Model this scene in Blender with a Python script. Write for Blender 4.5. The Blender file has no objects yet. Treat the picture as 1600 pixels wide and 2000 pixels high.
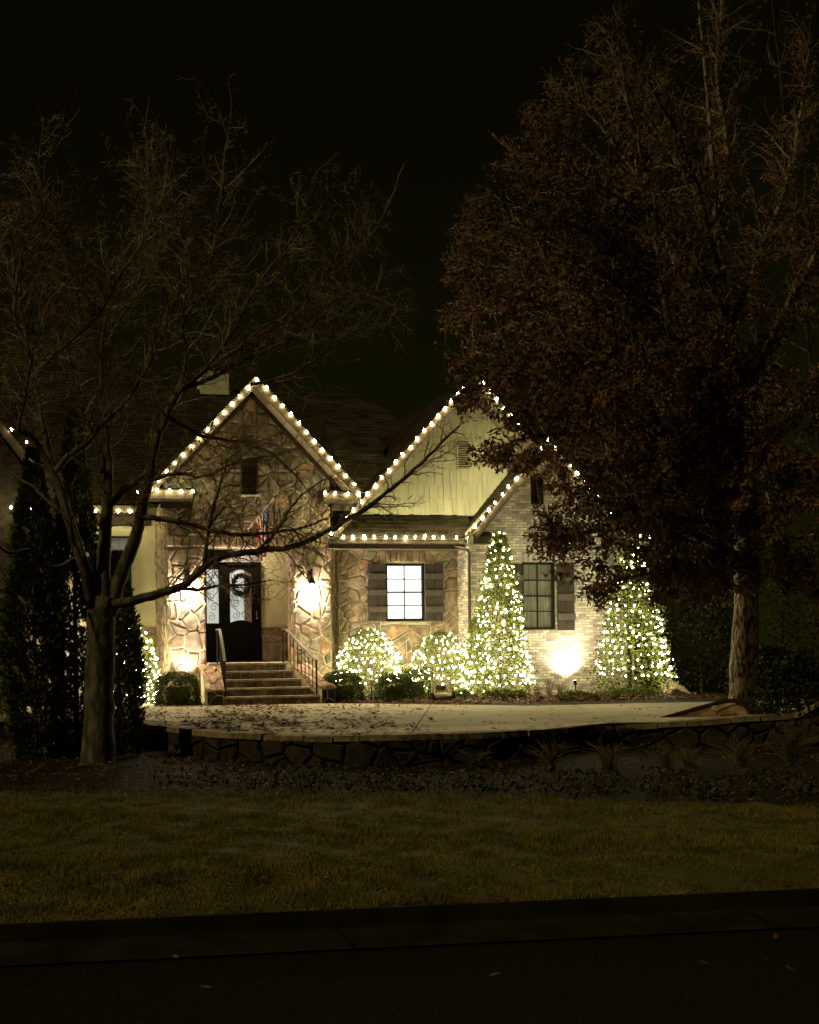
import bpy, math, random
import numpy as np
from mathutils import Vector, Matrix
R = math.radians
rnd = random.Random(7)
nrs = np.random.RandomState(11)
sc = bpy.context.scene
col = sc.collection

# ------------------------------------------------------------------ camera
F, CX, CY, DIST, ZC, ROLL = 2200.0, 510.0, 1267.0, 29.0, 1.36, 0.012
TH = math.atan(440 / F)
right = Vector((math.cos(TH), -math.sin(TH), 0)); fwd = Vector((math.sin(TH), math.cos(TH), 0)); up = Vector((0, 0, 1))
cr, sr = math.cos(ROLL), math.sin(ROLL)
cright = right * cr - up * sr; cup = right * sr + up * cr
cam = bpy.data.cameras.new('camera'); camo = bpy.data.objects.new('camera', cam); col.objects.link(camo)
mw = Matrix.Identity(4)
for i in range(3):
    mw[i][0] = cright[i]; mw[i][1] = cup[i]; mw[i][2] = -fwd[i]
mw[0][3], mw[1][3], mw[2][3] = 0, -DIST, ZC
camo.matrix_world = mw
cam.sensor_fit = 'HORIZONTAL'; cam.sensor_width = 36; cam.lens = 36 * F / 1600
cam.shift_x = (800 - CX) / 1600; cam.shift_y = -(1000 - CY) / 1600
cam.clip_end = 600
sc.camera = camo
sc.view_settings.view_transform = 'Standard'; sc.view_settings.look = 'None'
sc.view_settings.exposure = 0.85; sc.view_settings.gamma = 1.0; sc.view_settings.use_curve_mapping = False
sc.render.engine = 'CYCLES'
try:
    sc.cycles.use_denoising = True
    sc.cycles.denoiser = 'OPENIMAGEDENOISE'
except Exception:
    pass
sc.cycles.max_bounces = 5; sc.cycles.diffuse_bounces = 3; sc.cycles.glossy_bounces = 2
sc.cycles.transparent_max_bounces = 8
sc.cycles.sample_clamp_indirect = 3.0
sc.cycles.sample_clamp_direct = 0.0
sc.cycles.caustics_reflective = False; sc.cycles.caustics_refractive = False

# ------------------------------------------------------------------ night sky
w = bpy.data.worlds.new('World'); sc.world = w; w.use_nodes = True
nt = w.node_tree; nt.nodes.clear()
o_ = nt.nodes.new('ShaderNodeOutputWorld'); b_ = nt.nodes.new('ShaderNodeBackground')
tc = nt.nodes.new('ShaderNodeTexCoord'); sp = nt.nodes.new('ShaderNodeSeparateXYZ'); rp = nt.nodes.new('ShaderNodeValToRGB')
nt.links.new(tc.outputs['Generated'], sp.inputs[0]); nt.links.new(sp.outputs['Z'], rp.inputs[0])
rp.color_ramp.elements[0].position = 0.0; rp.color_ramp.elements[0].color = (0.0078, 0.0074, 0.0008, 1)
rp.color_ramp.elements[1].position = 0.42; rp.color_ramp.elements[1].color = (0.0019, 0.0016, 0.0004, 1)
e = rp.color_ramp.elements.new(0.2); e.color = (0.0044, 0.0041, 0.0006, 1)
nt.links.new(rp.outputs[0], b_.inputs[0]); b_.inputs[1].default_value = 0.62; nt.links.new(b_.outputs[0], o_.inputs[0])

# faint light from the street side (moon), one sun lamp
sun = bpy.data.lights.new('moon', 'SUN'); suno = bpy.data.objects.new('moon', sun); col.objects.link(suno)
sun.energy = 0.47; sun.angle = R(2.0); sun.color = (1.0, 0.83, 0.36)
sd = Vector((0.64, 0.27, -0.72)).normalized()
suno.rotation_euler = sd.to_track_quat('-Z', 'Y').to_euler()


# ------------------------------------------------------------------ pixel <-> world survey helpers
def ray(px, py):
    a = (px - CX) / F; b = -(py - CY) / F
    x = a * cr + b * sr; y = -a * sr + b * cr
    return (math.cos(TH) * x + math.sin(TH), -math.sin(TH) * x + math.cos(TH), y)
def W(px, py, Y):
    d = ray(px, py); t = (Y + DIST) / d[1]
    return Vector((t * d[0], Y, ZC + t * d[2]))
def G(px, py, z):
    d = ray(px, py); t = (z - ZC) / d[2]
    return Vector((t * d[0], -DIST + t * d[1], z))
def WX(px, Y, py=1200): return W(px, py, Y).x
def WZ(py, Y, px=700): return W(px, py, Y).z
def pix(x, y, z):
    y += DIST; z -= ZC
    d = x * math.sin(TH) + y * math.cos(TH); u = (x * math.cos(TH) - y * math.sin(TH)) / d; v = z / d
    return (CX + F * (u * cr - v * sr), CY - F * (u * sr + v * cr))


# ------------------------------------------------------------------ materials
def mat(name, c1, c2=None, rough=0.8, scale=8.0, rand=None, bump=0.0, bscale=None, metal=0.0, stretch=None, palette=None, detail=4, emis=None, spec=0.06, trans=0.0, rampc=(0.35, 0.65)):
    m = bpy.data.materials.new(name); m.use_nodes = True
    t = m.node_tree; n = t.nodes; L = t.links
    p = n['Principled BSDF']; p.inputs['Roughness'].default_value = rough; p.inputs['Metallic'].default_value = metal
    p.inputs['Specular IOR Level'].default_value = spec
    if c2 is None: c2 = tuple(v * 0.7 for v in c1)
    co = n.new('ShaderNodeTexCoord'); geo = n.new('ShaderNodeNewGeometry')
    mp = n.new('ShaderNodeMapping'); L.new(geo.outputs['Position'], mp.inputs[0])
    if stretch: mp.inputs['Scale'].default_value = stretch
    nz = n.new('ShaderNodeTexNoise'); nz.inputs['Scale'].default_value = scale; nz.inputs['Detail'].default_value = detail
    L.new(mp.outputs[0], nz.inputs['Vector'])
    cr_ = n.new('ShaderNodeValToRGB'); L.new(nz.outputs['Fac'], cr_.inputs[0])
    cr_.color_ramp.elements[0].position, cr_.color_ramp.elements[1].position = rampc
    if palette:
        oi = n.new('ShaderNodeObjectInfo')
        src = oi.outputs['Random'] if rand == 'object' else geo.outputs['Random Per Island']
        pr = n.new('ShaderNodeValToRGB'); pr.color_ramp.interpolation = 'CONSTANT'
        el = pr.color_ramp.elements
        for i, c in enumerate(palette):
            e = el[i] if i < 2 else el.new(0.5)
            e.position = i / len(palette)
        for i, c in enumerate(palette):
            el[i].position = i / len(palette); el[i].color = (*c, 1)
        L.new(src, pr.inputs[0])
        cr_.color_ramp.elements[0].color = (0.55, 0.5, 0.45, 1); cr_.color_ramp.elements[1].color = (1.2, 1.15, 1.1, 1)
        mx = n.new('ShaderNodeMix'); mx.data_type = 'RGBA'; mx.blend_type = 'MULTIPLY'; mx.inputs[0].default_value = 1.0
        L.new(pr.outputs[0], mx.inputs[6]); L.new(cr_.outputs[0], mx.inputs[7]); L.new(mx.outputs[2], p.inputs['Base Color'])
    elif rand:
        cr_.color_ramp.elements[0].color = (*c2, 1); cr_.color_ramp.elements[1].color = (*c1, 1)
        oi = n.new('ShaderNodeObjectInfo')
        src = oi.outputs['Random'] if rand == 'object' else geo.outputs['Random Per Island']
        mr = n.new('ShaderNodeMapRange'); mr.inputs[3].default_value = 0.55; mr.inputs[4].default_value = 1.35
        L.new(src, mr.inputs[0])
        hs = n.new('ShaderNodeHueSaturation'); L.new(cr_.outputs[0], hs.inputs['Color']); L.new(mr.outputs[0], hs.inputs['Value'])
        L.new(hs.outputs[0], p.inputs['Base Color'])
    else:
        cr_.color_ramp.elements[0].color = (*c2, 1); cr_.color_ramp.elements[1].color = (*c1, 1)
        L.new(cr_.outputs[0], p.inputs['Base Color'])
    if bump:
        nb = n.new('ShaderNodeTexNoise'); nb.inputs['Scale'].default_value = bscale or scale * 4; nb.inputs['Detail'].default_value = 6
        L.new(mp.outputs[0], nb.inputs['Vector'])
        bp = n.new('ShaderNodeBump'); bp.inputs['Strength'].default_value = bump; bp.inputs['Distance'].default_value = 0.03
        L.new(nb.outputs['Fac'], bp.inputs['Height']); L.new(bp.outputs[0], p.inputs['Normal'])
    if emis:
        p.inputs['Emission Color'].default_value = (*emis[0], 1); p.inputs['Emission Strength'].default_value = emis[1]
    if trans:
        p.inputs['Transmission Weight'].default_value = trans
    return m

stonepal = [tuple(.62 * c + .38 * q for c, q in zip(k, (.42, .37, .28))) for k in [(.46, .26, .15), (.31, .25, .18), (.26, .18, .14), (.17, .175, .18), (.36, .30, .22), (.19, .14, .10), (.32, .23, .18), (.37, .26, .15), (.24, .21, .18), (.27, .21, .14), (.22, .19, .165), (.30, .22, .17)]]
M = {}
M['stone'] = mat('fieldstone', (1, 1, 1), scale=5, rand='object', palette=stonepal, bump=.55, bscale=14, rough=.85)
M['stone_i'] = mat('fieldstone_joined', (1, 1, 1), scale=5, rand='island', palette=stonepal, bump=.5, bscale=14, rough=.85)
M['mortar'] = mat('mortar', (.66, .57, .42), (.50, .42, .30), scale=9, bump=.4, bscale=60)
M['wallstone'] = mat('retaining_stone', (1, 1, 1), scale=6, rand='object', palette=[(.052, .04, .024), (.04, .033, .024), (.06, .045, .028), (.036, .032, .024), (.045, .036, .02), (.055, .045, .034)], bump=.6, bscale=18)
M['riser'] = mat('riser_stone', (1, 1, 1), scale=6, rand='object', palette=[(.24, .19, .14), (.19, .16, .13), (.27, .21, .15), (.16, .14, .12)], bump=.5, bscale=18)
M['tread'] = mat('tread_stone', (1, 1, 1), scale=7, rand='object', palette=[(.48, .43, .36), (.42, .37, .31), (.52, .46, .38)], bump=.4, bscale=22)
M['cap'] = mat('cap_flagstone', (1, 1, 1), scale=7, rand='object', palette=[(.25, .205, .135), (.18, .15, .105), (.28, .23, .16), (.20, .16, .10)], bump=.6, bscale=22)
M['stucco'] = mat('cream_stucco', (.72, .66, .42), (.62, .56, .35), scale=3, bump=.25, bscale=80)
M['brick'] = mat('painted_brick', (.82, .75, .65), (.68, .60, .51), scale=9, rand='object', bump=.6, bscale=38, detail=8)
M['brick_i'] = mat('painted_brick_joined', (.82, .75, .65), (.68, .60, .51), scale=9, rand='island', bump=.6, bscale=38, detail=8)
M['bmortar'] = mat('painted_mortar', (.56, .48, .40), (.38, .31, .25), scale=14, bump=.5, bscale=50)
M['shake'] = mat('cream_shake', (.60, .57, .40), (.50, .47, .33), scale=3, rand=None, bump=.15, bscale=40, stretch=(4, 4, .6))
M['shingle'] = mat('shingle', (.060, .045, .027), (.034, .026, .018), scale=16, rand='object', bump=.4, bscale=120)
M['shingle_i'] = mat('shingle_joined', (.060, .045, .027), (.034, .026, .018), scale=1.4, rand='island', bump=.4, bscale=120)
M['trim'] = mat('brown_trim', (.075, .056, .04), (.055, .04, .03), scale=6, rough=.55)
M['soffit'] = mat('soffit_board', (.30, .24, .17), (.25, .2, .14), scale=4, rough=.6, rand='object')
M['gutter'] = mat('gutter_metal', (.10, .08, .06), (.08, .06, .045), scale=3, rough=.4)
M['shutter'] = mat('shutter_wood', (.085, .07, .06), (.055, .045, .04), scale=7, rough=.6, stretch=(6, 6, .8), bump=.2)
M['trimlight'] = mat('shutter_batten', (.13, .11, .10), (.10, .085, .075), scale=7, rough=.6)
M['frame'] = mat('window_frame', (.035, .035, .025), (.025, .025, .018), rough=.5)
M['door'] = mat('door_wood', (.010, .008, .005), (.006, .005, .003), scale=5, rough=.7, stretch=(8, 8, .7))
M['iron'] = mat('black_iron', (.012, .011, .010), (.008, .008, .007), rough=.7, spec=.1)
M['rail'] = mat('rail_cap', (.26, .22, .20), (.2, .17, .15), rough=.35, metal=.2)
M['brass'] = mat('door_brass', (.5, .45, .3), rough=.25, metal=.9)
M['lit'] = mat('lit_window', (.8, .85, .85), rough=.4, emis=((.93, 1.0, .97), .95))
M['blind'] = mat('window_blind', (.24, .23, .17), (.12, .115, .08), scale=4, rough=.3, stretch=(14, 1, .3), emis=((.6, .58, .4), .022))  # fold shading painted as vertical streaks, faint glow added by emission
M['doorglass'] = mat('door_glass', (.4, .42, .4), rough=.25, emis=((.86, .93, .85), .30))
M['doorglass2'] = mat('door_glass_dim', (.25, .2, .13), rough=.25, emis=((.45, .33, .18), .08))
M['darkglass'] = mat('dark_glass', (.02, .022, .02), rough=.15, spec=.5)
M['greyglass'] = mat('grey_glass', (.22, .22, .24), (.1, .1, .1), scale=6, rough=.2, spec=.5, emis=((.5, .5, .5), .05))  # reflections painted as grey mottling plus a weak emission
M['transom'] = mat('transom_glass', (.3, .27, .24), rough=.3, emis=((.75, .65, .55), .12))
M['bulb'] = mat('warm_bulb', (1, .9, .6), emis=((1.0, .92, .46), 140.0))
M['netbulb'] = mat('net_bulb', (1, .9, .6), emis=((1.0, .92, .50), 72.0))
M['lampbulb'] = mat('lantern_bulb', (1, .9, .8), emis=((1.0, .80, .60), 60.0))
M['spotface'] = mat('spot_lens', (1, .9, .8), emis=((1.0, .82, .62), 25.0))
M['cord'] = mat('light_cord', (.03, .05, .03), rough=.6)
M['leafgreen'] = mat('bush_leaf', (.16, .165, .04), (.055, .07, .018), scale=3, rand='island', rough=.45)
M['cover'] = mat('cover_leaf', (.075, .06, .022), (.03, .026, .01), scale=3, rand='island', rough=.6)
M['hedge'] = mat('hedge_leaf', (.13, .15, .04), (.06, .075, .02), scale=3, rand='island', rough=.5)
M['arb'] = mat('arborvitae_leaf', (.19, .20, .055), (.08, .095, .025), scale=2, rand='island', rough=.6)
M['darkarb'] = mat('evergreen_leaf', (.035, .037, .012), (.02, .024, .008), scale=2, rand='island', rough=.6)
M['oakleaf'] = mat('dead_oak_leaf', (.165, .09, .038), (.07, .037, .015), scale=1.2, rand='island', rough=.6)
M['litter'] = mat('fallen_leaf', (.19, .09, .05), (.07, .032, .018), scale=4, rand='island', rough=.7)
M['bedlitter'] = mat('bed_leaf', (.24, .15, .075), (.02, .013, .007), scale=4, rand='island', rough=.7)
M['bark'] = mat('grey_bark', (.17, .145, .10), (.07, .055, .036), scale=7, rough=.9, bump=.9, bscale=24, stretch=(1, 1, .35), rampc=(.4, .6))
M['darkbark'] = mat('dark_bark', (.07, .06, .04), (.03, .025, .016), scale=9)
M['twig'] = mat('twig_bark', (.33, .27, .17), (.13, .07, .035), scale=2, rand='island', rough=.7)
M['oakbark'] = mat('oak_bark', (.27, .21, .13), (.04, .03, .018), scale=17, rough=.95, bump=1.0, bscale=26, stretch=(1, 1, .3), rampc=(.44, .56))
M['oaktwig'] = mat('oak_twig', (.36, .27, .16), (.18, .12, .07), scale=2, rand='island', rough=.7)
M['concrete'] = mat('concrete', (.53, .45, .33), (.42, .35, .25), scale=1.1, rand=None, bump=.25, bscale=60, detail=8)
M['mulch'] = mat('mulch', (.030, .019, .010), (.010, .007, .004), scale=14, bump=.9, bscale=30, detail=8)
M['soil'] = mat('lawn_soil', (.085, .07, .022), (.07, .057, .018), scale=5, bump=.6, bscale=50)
M['grass'] = mat('dormant_grass', (.25, .20, .06), (.11, .10, .028), scale=2.2, rand='island', rough=.8)
M['liriope'] = mat('dry_blade', (.20, .15, .08), (.12, .10, .04), scale=3, rand='island', rough=.7)
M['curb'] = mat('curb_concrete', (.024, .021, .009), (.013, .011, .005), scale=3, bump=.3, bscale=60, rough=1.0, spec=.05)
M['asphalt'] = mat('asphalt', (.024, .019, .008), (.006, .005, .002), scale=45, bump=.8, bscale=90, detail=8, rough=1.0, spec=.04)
M['earth'] = mat('far_ground', (.05, .04, .02), (.03, .026, .012), scale=.5)
M['red'] = mat('flag_red', (.42, .03, .035), (.32, .025, .03), scale=6)
M['white'] = mat('flag_white', (.72, .66, .58), (.6, .55, .5), scale=6)
M['blue'] = mat('flag_blue', (.035, .045, .12), (.03, .035, .09), scale=6)
M['pole'] = mat('flag_pole', (.6, .55, .48), rough=.4)
M['wreath'] = mat('wreath_leaf', (.035, .03, .012), (.02, .018, .008), scale=6, rand='island')
M['mat'] = mat('door_mat', (.16, .04, .02), (.08, .025, .015), scale=12)
M['fabric'] = mat('cart_metal', (.75, .66, .52), (.55, .48, .36), scale=9, rough=.5)
M['rubber'] = mat('rubber', (.03, .026, .02), rough=.8)
M['lit_ground'] = mat('lit_ground', (.28, .23, .15), (.17, .14, .09), scale=4, bump=.6, bscale=12)  # pale stone tone stands in for light falling on the ground slope
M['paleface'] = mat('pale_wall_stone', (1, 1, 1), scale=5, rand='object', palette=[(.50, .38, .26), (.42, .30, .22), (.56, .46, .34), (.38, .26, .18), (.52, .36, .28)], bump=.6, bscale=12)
M['chim'] = mat('chimney_stucco', (.75, .70, .5), (.68, .62, .45), scale=3)


# ------------------------------------------------------------------ object helpers
def props(o, label=None, cat=None, group=None, kind=None):
    if label: o['label'] = label
    if cat: o['category'] = cat
    if group: o['group'] = group
    if kind: o['kind'] = kind
    return o
WORLD = {}
def wpos(o): return WORLD.get(o.name, Vector((0, 0, 0)))
def setparent(o, parent, pos):
    """pos = world position of the object's origin; only translations are used"""
    WORLD[o.name] = Vector(pos)
    if parent is not None:
        o.parent = parent
        o.location = Vector(pos) - wpos(parent)
    else:
        o.location = pos
def thing(name, loc, label, cat, group=None):
    o = bpy.data.objects.new(name, None); col.objects.link(o); o.empty_display_size = .1
    setparent(o, None, loc); return props(o, label, cat, group)
def link(name, me, parent=None, pos=(0, 0, 0), rot=None, scale=None, label=None, kind=None):
    o = bpy.data.objects.new(name, me); col.objects.link(o); setparent(o, parent, pos)
    if rot is not None: o.rotation_euler = rot
    if scale is not None: o.scale = scale
    if label: o['label'] = label
    if kind: o['kind'] = kind
    return o
def norm(a):
    a = Vector(a); return a.normalized()
class MB:
    def __init__(s): s.v = []; s.f = []; s.mi = []; s.cur = 0
    def add(s, vs, fs):
        b = len(s.v); s.v.extend([tuple(x) for x in vs]); s.f.extend([tuple(i + b for i in f) for f in fs]); s.mi.extend([s.cur] * len(fs)); return s
    def box(s, a, b):
        x0, y0, z0 = a; x1, y1, z1 = b
        if x0 > x1: x0, x1 = x1, x0
        if y0 > y1: y0, y1 = y1, y0
        if z0 > z1: z0, z1 = z1, z0
        return s.add([(x0, y0, z0), (x1, y0, z0), (x1, y1, z0), (x0, y1, z0), (x0, y0, z1), (x1, y0, z1), (x1, y1, z1), (x0, y1, z1)],
                     [(0, 3, 2, 1), (4, 5, 6, 7), (0, 1, 5, 4), (1, 2, 6, 5), (2, 3, 7, 6), (3, 0, 4, 7)])
    def prism(s, poly, ext):
        """poly: list of world points, ext: extrusion vector"""
        n = len(poly); ext = Vector(ext); A = [Vector(p) for p in poly]
        return s.add(A + [p + ext for p in A], [tuple(range(n))[::-1], tuple(range(n, 2 * n))] + [(i, (i + 1) % n, n + (i + 1) % n, n + i) for i in range(n)])
    def tube(s, pts, rad, n=6, cap=True):
        pts = [Vector(p) for p in pts]; k = len(pts)
        if not hasattr(rad, '__len__'): rad = [rad] * k
        b = len(s.v); prev = None
        for i, p in enumerate(pts):
            d = (pts[min(i + 1, k - 1)] - pts[max(i - 1, 0)])
            if d.length < 1e-9: d = Vector((0, 0, 1))
            d.normalize()
            if prev is None:
                a = Vector((0, 0, 1)) if abs(d.z) < .9 else Vector((1, 0, 0))
                u = d.cross(a).normalized()
            else:
                u = (prev - d * prev.dot(d)).normalized()
            v = d.cross(u); prev = u
            for j in range(n):
                an = 2 * math.pi * j / n
                q = p + (u * math.cos(an) + v * math.sin(an)) * rad[i]; s.v.append((q.x, q.y, q.z))
        for i in range(k - 1):
            for j in range(n):
                s.f.append((b + i * n + j, b + i * n + (j + 1) % n, b + (i + 1) * n + (j + 1) % n, b + (i + 1) * n + j)); s.mi.append(s.cur)
        if cap:
            s.f.append(tuple(range(b, b + n))[::-1]); s.f.append(tuple(range(b + (k - 1) * n, b + k * n))); s.mi += [s.cur] * 2
        return s
    def lathe(s, c, prof, n=12):
        b = len(s.v); c = Vector(c)
        for r, z in prof:
            for j in range(n):
                a = 2 * math.pi * j / n; s.v.append((c.x + r * math.cos(a), c.y + r * math.sin(a), c.z + z))
        for i in range(len(prof) - 1):
            for j in range(n):
                s.f.append((b + i * n + j, b + i * n + (j + 1) % n, b + (i + 1) * n + (j + 1) % n, b + (i + 1) * n + j)); s.mi.append(s.cur)
        s.f.append(tuple(range(b, b + n))[::-1]); s.f.append(tuple(range(b + (len(prof) - 1) * n, b + len(prof) * n))); s.mi += [s.cur] * 2
        return s
    def mesh(s, name, m, smooth=False, center=None):
        me = bpy.data.meshes.new(name)
        vs = s.v if center is None else [(x - center[0], y - center[1], z - center[2]) for x, y, z in s.v]
        me.from_pydata(vs, [], s.f)
        ms = m if isinstance(m, (list, tuple)) else [m]
        for q in ms: me.materials.append(M[q])
        if len(ms) > 1: me.polygons.foreach_set('material_index', s.mi)
        if smooth: me.polygons.foreach_set('use_smooth', [True] * len(me.polygons))
        me.update(); return me
    def build(s, name, m, parent=None, smooth=False, label=None, kind=None):
        a = np.array(s.v); c = (a.min(0) + a.max(0)) / 2
        if parent is None: c[2] = a[:, 2].min()
        return link(name, s.mesh(name, m, smooth, c), parent, Vector(c), label=label, kind=kind)

def np_mesh(name, V, counts, idx, m, smooth=False):
    """V (n,3); faces given by counts and flat idx"""
    me = bpy.data.meshes.new(name)
    me.vertices.add(len(V)); me.vertices.foreach_set('co', V.astype(np.float32).ravel())
    me.loops.add(len(idx)); me.loops.foreach_set('vertex_index', idx.astype(np.int32))
    me.polygons.add(len(counts))
    st = np.concatenate([[0], np.cumsum(counts)[:-1]]).astype(np.int32)
    me.polygons.foreach_set('loop_start', st)
    me.materials.append(M[m]); me.update(calc_edges=True); me.validate(); return me
def scatter(name, tmpl, face, P, S, m, parent=None, up_bias=None, kind='stuff', flat=False, rs=nrs, label=None, axis=None):
    """many copies of one polygon (tmpl: (k,3) verts, face: list of index lists) at points P with sizes S"""
    N = len(P); k = len(tmpl)
    if flat:
        yaw = rs.rand(N) * 2 * np.pi
        zc = np.stack([rs.randn(N) * .25, rs.randn(N) * .25, np.ones(N)], 1); zc /= np.linalg.norm(zc, axis=1)[:, None]
        xa = np.stack([np.cos(yaw), np.sin(yaw), np.zeros(N)], 1)
    elif axis is not None:
        xa = axis + rs.randn(N, 3) * .25; xa /= np.linalg.norm(xa, axis=1)[:, None]
        zc = rs.randn(N, 3)
    else:
        xa = rs.randn(N, 3)
        if up_bias is not None: xa += np.array(up_bias)
        xa /= np.linalg.norm(xa, axis=1)[:, None]
        zc = rs.randn(N, 3)
    ya = np.cross(zc, xa); ya /= np.linalg.norm(ya, axis=1)[:, None] + 1e-9
    if flat: xa = np.cross(ya, zc)
    za = np.cross(xa, ya)
    T = np.asarray(tmpl)
    V = P[:, None, :] + S[:, None, None] * (T[None, :, 0:1] * xa[:, None, :] + T[None, :, 1:2] * ya[:, None, :] + T[None, :, 2:3] * za[:, None, :])
    V = V.reshape(-1, 3)
    fl = np.concatenate([np.array(f) for f in face]); cnt = np.array([len(f) for f in face])
    idx = (np.arange(N)[:, None] * k + fl[None, :]).ravel(); counts = np.tile(cnt, N)
    c = Vector(P.mean(0)) if parent is None else wpos(parent)
    V = V - np.array(c)
    me = np_mesh(name, V, counts, idx, m)
    o = link(name, me, parent, c)
    if kind: o['kind'] = kind
    if label: o['label'] = label
    return o
OAK = [(0, 0, 0), (.16, .05, 0), (.3, .22, .03), (.4, .08, 0), (.56, .27, .04), (.66, .08, 0), (.8, .16, .02), (1, 0, .05), (.8, -.16, .02), (.66, -.08, 0), (.56, -.27, .04), (.4, -.08, 0), (.3, -.22, .03), (.16, -.05, 0)]
OAKF = [list(range(14))]
LEAF = [(0, 0, 0), (.4, .25, .05), (1, 0, 0), (.4, -.25, .05)]; LEAFF = [[0, 1, 2], [0, 2, 3]]
SPRAY = [(0, 0, 0), (.45, .22, 0), (1, .05, 0), (.6, -.05, .05), (.9, -.28, 0), (.3, -.15, 0)]; SPRAYF = [[0, 1, 2, 3], [0, 3, 4, 5]]

# ------------------------------------------------------------------ polygons / voronoi stonework
def clip(poly, nx, ny, c):
    """keep nx*x+ny*y <= c"""
    out = []; n = len(poly)
    for i in range(n):
        a = poly[i]; b = poly[(i + 1) % n]
        da = nx * a[0] + ny * a[1] - c; db = nx * b[0] + ny * b[1] - c
        if da <= 0: out.append(a)
        if (da < 0 < db) or (db < 0 < da):
            t = da / (da - db); out.append((a[0] + (b[0] - a[0]) * t, a[1] + (b[1] - a[1]) * t))
    return out
def area(p): return .5 * sum(p[i][0] * p[(i + 1) % len(p)][1] - p[(i + 1) % len(p)][0] * p[i][1] for i in range(len(p)))
def inset(poly, d):
    """shrink a convex CCW polygon by clipping with its own shifted edges"""
    out = poly
    n = len(poly)
    for i in range(n):
        a = poly[i]; b = poly[(i + 1) % n]
        ex, ey = b[0] - a[0], b[1] - a[1]; l = math.hypot(ex, ey)
        if l < 1e-6: continue
        nx, ny = ey / l, -ex / l
        out = clip(out, nx, ny, nx * a[0] + ny * a[1] - d)
        if len(out) < 3: return []
    # drop near-duplicate points
    r = []
    for p in out:
        if not r or math.hypot(p[0] - r[-1][0], p[1] - r[-1][1]) > .006: r.append(p)
    if len(r) > 2 and math.hypot(r[0][0] - r[-1][0], r[0][1] - r[-1][1]) < .006: r.pop()
    return r
def cells(piece, size, aspect=1.25, seed=0, jit=.95):
    rr = random.Random(seed)
    xs = [p[0] for p in piece]; ys = [p[1] for p in piece]
    sx, sy = size * math.sqrt(aspect), size / math.sqrt(aspect)
    seeds = []
    i0, i1 = math.floor(min(xs) / sx) - 2, math.ceil(max(xs) / sx) + 2; j0, j1 = math.floor(min(ys) / sy) - 2, math.ceil(max(ys) / sy) + 2
    for i in range(i0, i1):
        for j in range(j0, j1):
            h = random.Random((i * 7919 + j * 104729 + seed * 31) & 0xffffff)
            if h.random() < .1: continue
            seeds.append(((i + .5 * (j % 2) + (h.random() - .5) * jit) * sx, (j + (h.random() - .5) * jit) * sy))
    res = []
    for a in seeds:
        if not (min(xs) - size < a[0] < max(xs) + size and min(ys) - size < a[1] < max(ys) + size): continue
        c = list(piece)
        for b in seeds:
            dx, dy = b[0] - a[0], b[1] - a[1]
            if (dx == 0 and dy == 0) or abs(dx) > 3.2 * sx or abs(dy) > 3.2 * sy: continue
            # anisotropic, slightly tilted metric keeps the stones wider than tall
            c = clip(c, dx, dy, (b[0] ** 2 + b[1] ** 2 - a[0] ** 2 - a[1] ** 2) / 2)
            if len(c) < 3: break
        if len(c) < 3 or abs(area(c)) < .004: continue
        if area(c) < 0: c = c[::-1]
        if area(c) > size * size * .75 and rr.random() < .5:
            mx_, my_ = sum(p[0] for p in c) / len(c), sum(p[1] for p in c) / len(c); an = rr.gauss(.5, .6)
            nx, ny = -math.sin(an), math.cos(an); of_ = nx * mx_ + ny * my_ + rr.uniform(-.15, .15) * size
            for q in (clip(c, nx, ny, of_), clip(c, -nx, -ny, -of_)):
                if len(q) >= 3 and area(q) > .004: res.append(q)
        else: res.append(c)
    return res
def stone_mesh(c, fn, thick, gap, rr, bev=.016):
    o = inset(c, gap)
    if len(o) < 3 or area(o) < .002: return None
    cx = sum(p[0] for p in o) / len(o); cy = sum(p[1] for p in o) / len(o)
    h = thick * (.55 + .9 * rr.random()); tx, ty = rr.uniform(-.05, .05), rr.uniform(-.05, .05)
    # roughen outline
    o2 = []
    for i, p in enumerate(o):
        q = o[(i + 1) % len(o)]; o2.append((p[0] + rr.uniform(-.008, .008), p[1] + rr.uniform(-.008, .008)))
        if math.hypot(p[0] - q[0], p[1] - q[1]) > .2:
            t = rr.uniform(.35, .65); px_, py_ = p[0] + (q[0] - p[0]) * t, p[1] + (q[1] - p[1]) * t
            o2.append((px_ + (cx - px_) * rr.uniform(-.01, .08), py_ + (cy - py_) * rr.uniform(-.01, .08)))
    o = o2
    n = len(o); V = []
    for p in o: V.append(fn(p[0], p[1], -.02))
    for p in o: V.append(fn(p[0], p[1], h * .55))
    s_ = 1 - min(.35, bev / max(.05, math.sqrt(abs(area(o))) / 2) * 1.6)
    for p in o:
        x, y = cx + (p[0] - cx) * s_, cy + (p[1] - cy) * s_
        V.append(fn(x, y, h + (x - cx) * tx + (y - cy) * ty + rr.uniform(-.004, .004)))
    V.append(fn(cx, cy, h * (1 + rr.uniform(-.1, .25))))
    fs = []
    for i in range(n):
        j = (i + 1) % n
        fs += [(i, j, n + j, n + i), (n + i, n + j, 2 * n + j, 2 * n + i), (2 * n + i, 2 * n + j, 3 * n)]
    return MB().add(V, fs)
def stones(parent, pieces, fn, size, aspect=1.25, thick=.035, gap=.013, seed=1, m='stone', name='stone', joined=False):
    rr = random.Random(seed); allm = MB(); k = 0
    for pc in pieces:
        if area(pc) < 0: pc = pc[::-1]
        for c in cells(pc, size, aspect, seed):
            s = stone_mesh(c, fn, thick, gap, rr)
            if s is None: continue
            k += 1
            if joined: allm.add(s.v, s.f)
            else: s.build(name, m, parent)
    if joined and allm.v: allm.build(name, m + '_i' if m + '_i' in M else m, parent, kind='stuff')
    return k
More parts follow.
